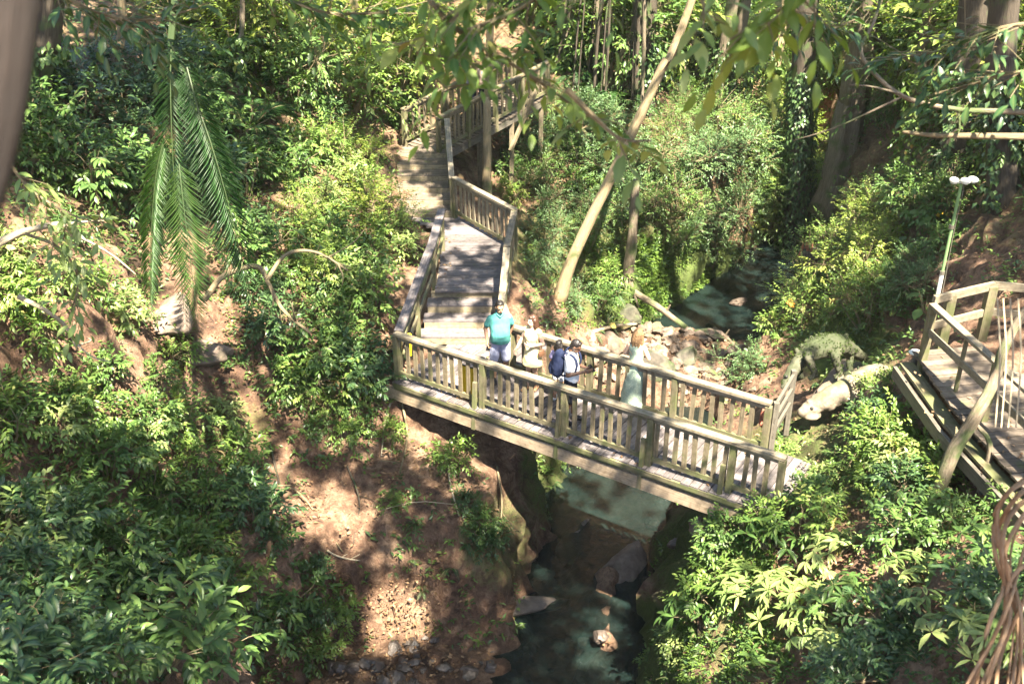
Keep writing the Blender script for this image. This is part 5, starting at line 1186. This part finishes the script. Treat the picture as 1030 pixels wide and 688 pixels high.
tree('thin_tree', [(118,80),(121,40),(122,0)], .10, .08, 13, 'slim sunlit trunk high on the upper left hillside', bark='bark_pale')
tree('forest_tree', [(647,112),(650,60),(652,0)], .28, .24, 16, 'dark upright trunk behind the mound draped with hanging roots', bark='bark_dark')
tree('forest_tree', [(714,118),(722,80),(738,0)], .22, .2, 16, 'left trunk of the pair far up the valley', bark='bark')
tree('forest_tree', [(726,122),(737,70),(750,0)], .20, .18, 16, 'right trunk of the pair far up the valley', bark='bark')
tree('forest_tree', [(768,118),(776,80),(790,0)], .24, .2, 16, 'pale lit trunk right of the trunk pair far up the valley', bark='bark_pale')
ivy, ic, ir = tree('ivy_tree', [(800,255),(803,180),(806,100),(812,0)], .42, .34, 15, 'thick upright trunk wrapped in ivy beside the upper stream', bark='bark_dark', seg=16)
lv = LV(); n = 3600; q = RNG.uniform(0, .62, n); i = np.clip((q*(len(ic)-1)).astype(int), 0, len(ic)-2); f = (q*(len(ic)-1)-i)[:, None]
pos = ic[i]*(1-f)+ic[i+1]*f; th = RNG.uniform(0, 6.28, n); out = np.c_[np.cos(th), np.sin(th), np.zeros(n)]
lv.add(pos+out*(ir[i]*RNG.uniform(.95, 1.3, n))[:, None]-np.array(ivy.location), out*.5+np.array([0, 0, -1])+RNG.normal(0, .3, (n, 3)), out+np.array([0, 0, .5])+RNG.normal(0, .25, (n, 3)), .15*RNG.uniform(.7, 1.2, n), .1, None, 's')
lv.build('ivy', M['leaf_dark'], ivy)
tree('buttressed_tree', [(838,205),(848,150),(858,105),(866,60)], .50, .38, 15, 'massive fluted grey trunk leaning right on the far right bank', bark='bark', seg=28, flute=6, fl=.13, flare=1.6)
tree('forest_tree', [(912,165),(918,130),(926,80),(935,20)], .22, .18, 14, 'brown trunk with a low fork right of the fluted trunk', bark='bark')
tree('forest_tree', [(955,185),(962,140),(972,80),(980,0)], .34, .3, 15, 'dark broad trunk in shade above the lamp post', bark='bark_dark', seg=16)
tree('forest_tree', [(1012,200),(1008,150),(1006,90),(1010,0)], .3, .26, 15, 'dark trunk at the right edge behind the wooden platform', bark='bark_dark')
tree('forest_tree', [(30,120),(42,60),(52,0)], .25, .22, 15, 'dark trunk standing on the upper left hillside', bark='bark_dark')
tree('forest_tree', [(268,70),(275,40),(282,0)], .2, .18, 15, 'shaded trunk between the palms on the upper left hillside', bark='bark')
for k_, (u_, v_, r_, l_) in enumerate([(590,75,.08,14),(690,88,.08,-10),(752,105,.08,14),(238,95,.07,6),(410,70,.07,10),(890,120,.08,16)]):
    tree('slender_tree', [(u_, v_), (u_+l_*.5, v_-50), (u_+l_, v_-110)], r_, r_*.8, 15, 'slender pale sapling trunk rising among the background thickets', 'slender trunks in the background', bark=('bark_pale', 'bark')[k_ % 2])
tree('forest_tree', [(560,70),(566,40),(574,-10)], .22, .2, 16, 'grey trunk far behind the raised boardwalk', bark='bark')
tree('forest_tree', [(845,80),(850,40),(858,-10)], .3, .26, 16, 'grey trunk far behind the fluted trunk', bark='bark')
def creeper(root, c, r, n, upto, label='creeper', m='leaf_mid', L=.16):
    q = RNG.uniform(0, upto, n); i = np.clip((q*(len(c)-1)).astype(int), 0, len(c)-2); f = (q*(len(c)-1)-i)[:, None]; pos = c[i]*(1-f)+c[i+1]*f
    th = RNG.uniform(0, 6.28, n); out = np.c_[np.cos(th), np.sin(th), np.zeros(n)]; keep = vnoise(th*1.3+20, pos[:, 2]+30, 1.1, 5) > .33
    pos = pos[keep]; out = out[keep]; i = i[keep]; n = len(pos); lv = LV()
    lv.add(pos+out*(r[i]*RNG.uniform(.95, 1.0, n)+RNG.exponential(.10, n))[:, None]-np.array(root.location), out*.6+np.array([0, 0, -1])+RNG.normal(0, .4, (n, 3)), out+np.array([0, 0, .5])+RNG.normal(0, .3, (n, 3)), L*RNG.uniform(.6, 1.2, n), L*.6, None, 's')
    lv.build(label, M[m], root)
for (root_, c_, r1_) in list(TREES):
    if root_.name.startswith('forest_tree'): creeper(root_, c_, np.linspace(r1_*1.2, r1_, len(c_)), 1500, .6, m=('leaf_mid', 'leaf_dark', 'leaf_bright')[RNG.integers(3)])
    elif root_.name.startswith('slender'): creeper(root_, c_, np.linspace(r1_*1.2, r1_, len(c_)), 500, .5)
# out of the picture: unseen trees added so that their crowns shade the gorge
def shade_tree(x, y, r0, label, top=15):
    z = float(hz(x, y)); root = empty('forest_tree', (x, y, z)); tag(root, label, 'tree', 'unseen trees added to shade the gorge')
    c = curve([(x, y, z-.3), (x+RNG.normal(0, .3), y+RNG.normal(0, .3), z+5), (x+RNG.normal(0, .6), y+RNG.normal(0, .6), top)], 12)
    mb = MB(); mb.tube(c-np.array([x, y, z]), np.linspace(r0, r0*.6, 12), 12, True, .12); mb.build('trunk', M['bark'], root, smooth=True)
    TREES.append((root, c, r0*.6))
for x, y in ((-12, -4), (-3, -9), (12, -6), (5, -10), (-15, 12), (15, 12)): shade_tree(x, y, .35, 'tall unseen tree added outside the picture to shade the gorge')

# where the photograph shows sun, the added leaf crowns are left open
LIT = [(70,290,85,70,.85),(165,265,60,40,.75),(60,250,60,30,.6),(190,320,45,40,.9),(210,420,60,45,.95),(145,400,70,60,.8),(90,390,60,40,.6),(330,518,36,24,.96),(282,470,16,26,.9),(402,612,20,30,.96),(440,430,32,15,.95),(494,455,13,20,.9),(395,465,16,12,.8),(463,378,10,15,1),
 (340,190,75,50,.75),(400,150,50,50,.75),(360,270,70,60,.6),(430,180,30,30,.5),(300,240,40,40,.5),(330,340,50,40,.45),
 (475,240,25,14,1),(490,210,35,30,.75),(460,325,40,14,.7),(470,345,40,14,.6),(500,330,30,25,.75),(535,345,22,24,1),(500,335,20,24,.95),(573,372,18,26,1),(640,360,22,45,.9),(430,270,20,50,.4),
 (725,400,70,38,1),(740,450,50,28,1),(660,470,50,14,.9),(600,440,40,12,.6),(675,505,26,16,1),(655,535,18,12,.8),(480,300,40,10,.5),
 (612,580,24,34,1),(598,652,20,28,1),(690,630,55,70,1),(735,640,40,40,.7),(660,590,24,40,.8),(745,575,50,40,.9),(850,572,50,24,.85),(800,545,40,35,.7),(820,455,60,40,.95),(880,410,45,35,.9),(835,400,20,14,1),(905,460,40,50,.8),(940,480,45,30,.6),(790,480,40,35,.9),(870,490,60,26,.75),(820,590,34,16,.9),
 (950,300,16,40,.9),(980,330,40,20,.6),(945,390,18,40,.6),(1005,560,40,60,.9),(1000,420,20,60,.6),
 (680,200,110,70,.72),(600,180,60,80,.6),(590,300,50,40,.75),(690,290,60,30,.6),(740,330,40,30,.6),(660,345,50,25,.7),(850,260,70,55,.6),(780,330,40,50,.7),(900,210,50,40,.5),(640,90,120,60,.7),(570,35,110,65,1),(745,45,110,75,1),(640,15,320,42,1),(330,30,100,45,.95),(840,100,60,60,.95),(75,280,70,55,1),(207,415,60,38,1),(142,395,50,42,1),(785,160,30,60,1),(690,170,95,60,.93),(300,40,60,50,.8),(370,60,60,50,.8),(840,110,50,60,.75),(620,30,200,40,.8),(780,150,30,60,.9),(140,180,18,14,1),(775,275,30,25,1),(110,130,30,30,.4),(230,70,40,25,.4),(75,265,50,60,.95),(165,330,30,30,.95)]
# occluders stand on the decks too: aim at whichever surface the lens meets first
WALKP = [(395,152),(440,118),(440,60),(560,45),(558,135),(450,165)]
def first_surface(u, v):
    p, t = hit(u, v); d = ray(u, v)
    for zz, poly in ((2.0, WALKP), (.4, KEEP[0][0]), (.6, KEEP[1][0]), (PZ+.3, KEEP[6][0])):
        k = inpoly(u, v, poly); tt = (zz-CAM[2])/d[:, 2]; k &= tt < np.nan_to_num(t, nan=999)
        p[k] = (CAM+d*tt[:, None])[k]
    return p, np.isfinite(p[:, 0])
n = 150000; u = RNG.uniform(-220, 1250, n); v = RNG.uniform(-30, 900, n)
g, ok = first_surface(u, v); u, v, g = u[ok], v[ok], g[ok]
lit = eset(u, v, LIT); br = vnoise(g[:, 0], g[:, 1], 1.1, 31)*.55+vnoise(g[:, 0], g[:, 1], 2.6, 32)*.45
lit = np.clip((lit-.2)*1.6, 0, 1)*np.where(lit > .9, 1, np.clip((br-.40-.12*(1-lit))*7, 0, 1))
fl = vnoise(g[:, 0], g[:, 1], 1.5, 21)*.6+vnoise(g[:, 0], g[:, 1], 3.1, 22)*.4
lit = np.maximum(lit, np.clip((fl-.60)*9, 0, 1)*np.where((v < 230) & (u < 300), .35, np.where(v < 330, .9, np.where(v < 450, .5, .06)))*np.where(inpoly(u, v, KEEP[1][0]), .15, 1))
lit = lit*np.where(inpoly(u, v, WALKP), .08, 1)*np.where(inpoly(u, v, KEEP[1][0]) & (v < 212), .15, 1)*np.where(inpoly(u, v, KEEP[5][0]) & (v < 388), .1, 1)
lit = np.where((u > 1050) | ((v > 700) & (u > 600)), .08, np.where((u < -20) | (v > 700), .03, lit))
dd_ = project(g)[2]
# every sunbeam is one point of the plane z = 0 seen along the sun: a beam that should arrive anywhere stays open
sx = g[:, 0]-TOSUN[0]/TOSUN[2]*g[:, 2]; sy = g[:, 1]-TOSUN[1]/TOSUN[2]*g[:, 2]
CS = .16; i0 = ((sx+40)/CS).astype(int); j0 = ((sy+10)/CS).astype(int); NX, NY = 640, 800
k_ = (i0 >= 0) & (i0 < NX) & (j0 >= 0) & (j0 < NY); LM = np.zeros((NY, NX)); DM = np.full((NY, NX), np.nan); CN = np.zeros((NY, NX))
np.add.at(LM, (j0[k_], i0[k_]), lit[k_]**2); np.add.at(CN, (j0[k_], i0[k_]), 1); DM[j0[k_], i0[k_]] = dd_[k_]
LM = np.where(CN > 0, np.sqrt(LM/np.maximum(CN, 1)), 0)
OPEN = LM.copy()
for dj in range(-2, 3):
    for di in range(-2, 3):
        if di*di+dj*dj <= 5: OPEN = np.maximum(OPEN, np.roll(np.roll(LM, dj, 0), di, 1)*(1 if di*di+dj*dj <= 1 else .6))
jj, ii = np.nonzero(CN > 0); cand = RNG.permutation(len(jj)); occ = np.zeros((NY, NX), np.int8); sel = []
for q in cand:
    j_, i_ = jj[q], ii[q]; st = 1 if DM[j_, i_] < 30 else 2
    if RNG.uniform() < min(1, OPEN[j_, i_]*1.25): continue
    if occ[j_, i_] >= (6 if OPEN[j_, i_] < .12 and DM[j_, i_] < 20 else 3 if OPEN[j_, i_] < .12 else 2 if RNG.uniform() < .6 else 1): continue
    occ[max(0, j_-st):j_+st, max(0, i_-st):i_+st] += 1; sel.append((j_, i_))
sel = np.array(sel); d_s = DM[sel[:, 0], sel[:, 1]]
zc = RNG.uniform(12.5, 17.5, len(sel)); px_ = (sel[:, 1]+RNG.uniform(0, 1, len(sel)))*CS-40; py_ = (sel[:, 0]+RNG.uniform(0, 1, len(sel)))*CS-10
cc = np.c_[px_+TOSUN[0]/TOSUN[2]*zc, py_+TOSUN[1]/TOSUN[2]*zc, zc]; cr = .15+.007*d_s
print('CLUSTERS', len(cc))
tops = np.array([t[1][-1] for t in TREES]); own = np.argmin(((cc[:, None, :2]-tops[None, :, :2])**2).sum(2), axis=1)
for k, (root, c, r1) in enumerate(TREES):
    m_ = own == k
    if not m_.any(): continue
    P = cc[m_]; r_ = cr[m_]; S = 3; base = np.array(root.location)
    lv = LV(); d = rnd_dir(len(P)*S, .1); PP = np.repeat(P, S, axis=0)-base
    sprays(lv, PP-d*.1, d*np.array([1, 1, .45]), np.repeat(r_, S)*.95, 6, np.repeat(r_, S)*.5, .6, .2, None, 's')
    lv.build('crown', M['leaf_mid'], root)  # unseen leaf clusters, set along the sunbeams to shape the dappled shade
    mb = MB(); ends = P[RNG.permutation(len(P))[:4]]
    for e in ends:
        a = c[-1]; mid = a*.5+e*.5+np.array([0, 0, .8]); mb.tube(curve([a, mid, e], 7)-base, np.linspace(r1*.35, .02, 7), 6, cap=False)
    mb.build('limbs', M['bark'], root)

# ------------------------------------------------------------------ bare branches, lianas, roots, fronds in front
def branch(name, pts, rad, m, label, cat='branch', twigs=0, seg=7, leaves=None, group=None):
    pts = np.asarray(pts, float); c = curve(pts, max(10, len(pts)*5)); b = c[0].copy()
    root = empty(name, tuple(b)); tag(root, label, cat, group)
    mb = MB(); mb.tube(c-b, np.linspace(rad, rad*.45, len(c)), seg, True, .15); mb.build('stem', M[m], root, smooth=True)
    for k in range(twigs):
        i = RNG.integers(len(c)//3, len(c)-1); d = nz(c[i]-c[i-1]); e = c[i]+(d*.6+RNG.normal(0, .55, 3))*RNG.uniform(.3, .7)
        t = MB(); t.tube(curve([c[i], c[i]*.4+e*.6+RNG.normal(0, .05, 3), e], 6)-b, np.linspace(rad*.4, rad*.15, 6), 5); t.build('twig', M[m], root, smooth=True)
    return root, c, b
def pts_t(lst): return [at_t(u, v, t) for u, v, t in lst]
branch('bare_branch', pts_t([(-30,262,12.5),(8,240,12.6),(28,232,12.8),(62,226,13),(74,238,13.2)]), .055, 'twig_pale', 'bare pale forked branch at the left edge above the shrubs', twigs=3)
branch('bare_branch', pts_t([(205,302,18.2),(225,278,18.3),(258,268,18.3),(270,285,18.2),(285,312,18.1),(312,335,18.2)]), .055, 'twig', 'bare brown branch hooking over the slope left of the bridge', twigs=3)
branch('bare_branch', pts_t([(268,282,18.2),(288,256,18.4),(318,254,18.6),(350,272,18.8)]), .04, 'twig', 'thin bare branch arching right above the hooked branch', twigs=4)
branch('bare_branch', pts_t([(18,298,13.5),(45,312,13.7),(66,328,14),(78,352,14.2)]), .035, 'twig_pale', 'thin pale branch bending down among the sunlit left shrubs', twigs=2)
branch('fallen_branch', [hit1(u, v)[0]+np.array([0, 0, .12]) for u, v in ((236,462),(262,492),(300,500),(345,560))], .03, 'twig', 'thin fallen branch trailing down the sunlit dirt bank', twigs=2)
branch('bare_branch', pts_t([(1060,138,9.5),(990,137,9.6),(940,136,9.7),(908,133,9.8)]), .035, 'twig', 'horizontal bare branch crossing in front of the right hillside')
branch('twisted_branch', pts_t([(1090,122,10.8),(1040,114,10.9),(1000,112,11),(960,110,11),(915,100,11.2),(885,80,11.3),(866,52,11.5),(880,20,11.6),(890,-20,11.8)]), .034, 'bark', 'twisted grey branch curling up in front of the right hand trunks', twigs=4)
# thick liana in front of the platform
lq = at_t(958, 456, 15.3); p0 = np.array([lq[0]-.12, lq[1], float(hz(lq[0], lq[1]))])
branch('liana', [p0-np.array([0,0,.2])]+pts_t([(958,456,15.3),(972,434,15.2),(985,412,15.0),(1002,378,15.1),(1010,350,14.9),(1028,318,14.9),(1050,290,14.8)]), .11, 'bark', 'thick twisted liana rising in front of the wooden platform', cat='liana', seg=12)
branch('liana', [np.array([lq[0]+.35, lq[1]-.3, float(hz(lq[0]+.35, lq[1]-.3))-.2])]+pts_t([(996,452,15.1),(980,424,15.2)]), .06, 'bark', 'short side root of the liana reaching down to the slope', cat='liana')
for k_, px_ in enumerate(([(396,398),(388,425),(384,460)],[(404,402),(410,440),(402,478)],[(272,446),(280,480),(290,520)],[(455,440),(452,480),(462,520)],[(500,470),(505,510),(498,560)],[(350,470),(362,505),(356,548)],[(318,545),(340,560),(372,566)])):
    branch('exposed_root', [hit1(*q_)[0]+np.array([0, -.05, .06]) for q_ in px_], RNG.uniform(.018, .03), ('twig_pale', 'twig', 'bark_dark')[k_ % 3], 'thin exposed root trailing down the brown soil cliff under the bridge', cat='root', twigs=2, group='exposed roots on the soil cliff')
# hanging banyan roots, lower right, near the lens
root = empty('aerial_root_bundle', tuple(at_t(1010, 560, 7.2))); tag(root, 'bundle of orange brown aerial roots hanging at the lower right edge', 'roots'); b = np.array(root.location)
strands = [[(1046,484),(1024,498),(1006,528),(1007,560),(1010,590),(994,630),(980,700)], [(1052,505),(1034,512),(1012,552),(1018,598),(1024,636),(1016,706)], [(1050,478),(1018,492),(1000,520),(1002,562),(1014,600),(1000,640),(975,695)], [(1060,490),(1022,510),(1008,545),(1012,590),(1016,620),(1002,660),(990,700)], [(1060,500),(1030,520),(1016,560),(1022,605),(1018,650),(1012,700)],
 [(1060,528),(1036,540),(1024,575),(1014,610),(996,648),(968,700)], [(1065,545),(1040,560),(1030,600),(1026,640),(1030,700)], [(1050,560),(1022,575),(1012,600),(1008,640),(984,700)], [(1062,575),(1038,590),(1020,625),(1006,662),(1000,705)], [(1048,470),(1010,500),(1003,540),(1018,582),(1028,630),(1022,705)]]
for s in strands:
    mb = MB(); q = [at_t(u_, v_, 7.2+RNG.normal(0, .12)) for u_, v_ in s]
    q.append(at_t(s[-1][0]-8, s[-1][1]+70, 7.25)); q.append(at_t(s[-1][0]-10, s[-1][1]+150, 7.3))
    cc_ = curve(q, 26); mb.tube(cc_-b, RNG.uniform(.007, .019)*np.linspace(1.1, .8, 26), 7, False, .2); mb.build('root', M['root'], root, smooth=True)
for k, (u_, t_) in enumerate(((1003, 9.5), (1016, 9.2), (1024, 9.4), (1009, 10))):
    mb = MB(); q = [at_t(u_, 300, t_), at_t(u_+3, 360, t_), at_t(u_-2, 430, t_)]; mb.tube(curve(q, 8), .008, 5)
    o = mb.build('hanging_root', M['twig_pale']); tag(o, 'thin pale rootlet hanging in front of the wooden platform', 'root', 'thin rootlets in front of the platform')
# trunk at the left edge, close to the photographer, and dark trunk at right edge
nt_ = at_t(-12, 100, 2.1); root = empty('near_trunk', (nt_[0], nt_[1], nt_[2])); tag(root, 'blurred reddish brown trunk close to the lens at the top left edge', 'tree')
mb = MB(); q = [at_t(u_, v_, 2.1)-nt_ for u_, v_ in ((25,-500),(10,-200),(-4,-60),(-26,100),(-66,230),(-150,420),(-310,700))]; q.append(q[-1]+np.array([-.7, .1, -1.2])); q.append(q[-1]+np.array([-3, .3, -5.5])); mb.tube(curve(q, 40)[::-1], np.linspace(.13, .07, 40), 14, True, .1); mb.build('trunk', M['bark_red'], root, smooth=True)
def rootcurtain(cx, cy, n, w, top, label):
    p, t = hit1(cx, cy); root = empty('hanging_roots', tuple(p)); tag(root, label, 'roots')
    for k in range(n):
        x = RNG.normal(0, w); y = RNG.normal(0, w*.7); mb = MB(); q = [(x*1.1, y, -.1), (x, y, top*.4), (x*.8+RNG.normal(0, .08), y, top)]
        mb.tube(curve(q, 8), RNG.uniform(.02, .07), 6, True, .2); mb.build('root', M['bark_dark' if k % 3 else 'bark'], root, smooth=True)
rootcurtain(622, 108, 12, .6, 6, 'curtain of hanging banyan roots behind the mound')
rootcurtain(604, 92, 6, .4, 5, 'smaller cluster of hanging roots left of the banyan curtain')

# fronds hanging at upper left (rattan palm) -------------------------
pr = at_t(172, 40, 14.5); root = empty('hanging_palm', tuple(pr)); tag(root, 'feathery palm with long fronds hanging straight down at the upper left', 'palm')
stem = MB()
for (du, dv, ln, a, tt, mm) in ((0,10,2.0,-1.6,.5,0),(16,28,1.6,-1.15,.35,0),(-8,105,1.2,-2.0,.7,0),(26,66,1.5,-.95,.4,0),(8,125,1.15,-1.4,.8,0)):
    lv = LV(); bs = at_t(172+du, 40+dv, 14.5+RNG.normal(0, .25))-pr
    d = (math.cos(a)*.45, math.sin(a)*.35, .25 if abs(math.cos(a)) > .6 else -.55); frond(lv, bs, d, ln, 1.0, 78, .46, .05, .5, tt, stem=stem, vee=.15)
    lv.build('frond', M['frond' if mm == 0 else 'leaf_bright'], root)
stem.tube(curve([(0, 0, 0), (.1, .3, .8), (.3, .8, 3)], 8), .05, 7)
stem.build('stem', M['stem_green'], root)

# leafy branch hanging in front at the top centre, and sprigs ----------
def leafy_branch(px, L, n, label, m='leaf_mid', r=.02, spr=1.0, wr=.42):
    c = curve(pts_t(px), 24); b = c[0].copy(); root = empty('leafy_branch', tuple(b)); tag(root, label, 'branch')
    mb = MB(); mb.tube(c-b, np.linspace(r, r*.3, len(c)), 6, True); lv = LV()
    i = RNG.integers(3, len(c)-1, n); d = unit(c[np.minimum(i+1, len(c)-1)]-c[i-1])*.6+RNG.normal(0, .6, (n, 3))*np.array([1, 1, .6])
    for a, dd0 in zip(i, unit(d)): mb.tube([c[a]-b, c[a]-b+dd0*.3*spr], [r*.3, r*.12], 4, cap=False)
    mb.build('twig', M['twig'], root)
    sprays(lv, c[i]-b, d, np.full(n, .42*spr), 5, L, wr, .35, None, 'f', sag=.2); lv.build('foliage', M[m], root)
leafy_branch([(395,-60,6.3),(440,10,6.4),(480,45,6.5),(520,68,6.6),(560,95,6.7),(590,118,6.8)], .125, 24, 'leafy branch hanging in front of the raised boardwalk', 'leaf_bright')  # brighter leaf colour stands in for light from behind
leafy_branch([(560,-60,6.2),(500,-20,6.2),(455,20,6.3),(420,55,6.4),(455,95,6.5)], .14, 18, 'large leaved branch dipping in front of the upper steps', 'leaf_bright')  # backlight put into the leaf colour here too
leafy_branch([(640,-40,6),(560,-15,6.1),(520,10,6.2),(470,30,6.2)], .13, 14, 'leafy branch crossing the top centre edge')
leafy_branch([(570,90,6.4),(600,120,6.5),(625,140,6.6),(655,142,6.7)], .15, 6, 'branch tip with pale leaves over the leaning trunk', 'leaf_pale')
leafy_branch([(860,-50,5.6),(820,-10,5.6),(775,15,5.7),(735,40,5.8)], .16, 14, 'backlit pale green sprig hanging at the top right of centre', 'leaf_yellow')
leafy_branch([(700,-40,5.6),(705,-5,5.7),(712,20,5.7)], .15, 5, 'small sprig dangling at the top edge by the leaning trunk', 'leaf_pale')
leafy_branch([(1060,20,9),(1000,30,9.2),(950,50,9.4),(900,60,9.5)], .14, 28, 'dark leafy branch over the right hillside', 'leaf_dark', spr=1.4)
leafy_branch([(1060,70,9),(1010,75,9.2),(965,90,9.4)], .14, 18, 'lower dark leafy branch at the right edge', 'leaf_dark', spr=1.3)
leafy_branch([(0,150,11.5),(30,190,11.8),(70,215,12),(100,225,12.2)], .15, 22, 'sunlit leafy sprig above the forked bare branch', 'leaf_pale')
leafy_branch([(25,235,12.2),(60,250,12.3),(78,280,12.4),(70,320,12.5)], .17, 22, 'bright drooping sprig below the forked bare branch', 'leaf_pale')
leafy_branch([(30,-30,9),(90,10,9.2),(150,20,9.4),(200,8,9.5)], .16, 36, 'dark leafy branch across the top left corner', 'leaf_dark', spr=1.4)
leafy_branch([(230,-30,9),(300,5,9.2),(350,15,9.4),(400,10,9.5)], .15, 30, 'dark leafy branch along the top edge left of the steps', 'leaf_mid', spr=1.3)
leafy_branch([(780,-40,10),(800,10,10.2),(830,30,10.4),(860,20,10.5)], .16, 26, 'leafy branch over the ivy covered trunk', 'leaf_dark', spr=1.3)
# ------------------------------------------------------------------ light, sky, camera
W = bpy.data.worlds.new('World'); SC.world = W; W.use_nodes = True
nt = W.node_tree; sky = nt.nodes.new('ShaderNodeTexSky'); sky.sky_type = 'NISHITA'; sky.sun_disc = False
elev = math.asin(TOSUN[2]); sky.sun_elevation = elev; sky.sun_rotation = math.atan2(TOSUN[0], TOSUN[1])
nt.links.new(sky.outputs[0], nt.nodes['Background'].inputs[0]); nt.nodes['Background'].inputs[1].default_value = .055
sl = bpy.data.lights.new('sun', 'SUN'); sl.energy = 5.0; sl.angle = R(.53); sl.color = (1, .90, .72)
so = bpy.data.objects.new('sun', sl); link(so); so.location = (8, -10, 40); so.rotation_euler = Vector(TOSUN).to_track_quat('Z', 'Y').to_euler()
hzm = bpy.data.materials.new('haze'); hzm.use_nodes = True; hn = hzm.node_tree; hn.nodes.remove(hn.nodes['Principled BSDF'])
pv_ = hn.nodes.new('ShaderNodeVolumePrincipled'); pv_.inputs['Color'].default_value = (.96, .96, .86, 1); pv_.inputs['Density'].default_value = .0004; pv_.inputs['Anisotropy'].default_value = .25
hn.links.new(pv_.outputs[0], hn.nodes['Material Output'].inputs['Volume'])
mb = MB(); zl = float(V[..., 2].min())-1
mb.prism([(-62, -16), (72, -16), (72, 117), (-62, 117)], zl, float(V[..., 2].max())+12); hz_o = mb.build('haze', hzm); tag(hz_o, 'thin pale haze filling the gorge under the trees', kind='stuff')
cam = bpy.data.cameras.new('camera'); co = bpy.data.objects.new('camera', cam); link(co); SC.camera = co
co.location = CAM; co.rotation_euler = (R(90)-PITCH, 0, 0); cam.sensor_width = 36; cam.lens = FPX/1030*36; cam.clip_start = .05; cam.clip_end = 1000
cam.dof.use_dof = True; cam.dof.focus_distance = 21; cam.dof.aperture_fstop = 2.0
vs = SC.view_settings; vs.view_transform = 'Standard'; vs.look = 'None'; vs.gamma = 1; vs.use_curve_mapping = False; vs.exposure = 2.95
cy = SC.cycles; cy.max_bounces = 7; cy.diffuse_bounces = 4; cy.glossy_bounces = 3; cy.transmission_bounces = 4; cy.use_denoising = True; cy.caustics_reflective = False; cy.caustics_refractive = False
try: cy.denoiser = 'OPENIMAGEDENOISE'
except Exception: pass
bpy.data.scenes.remove(TMP)
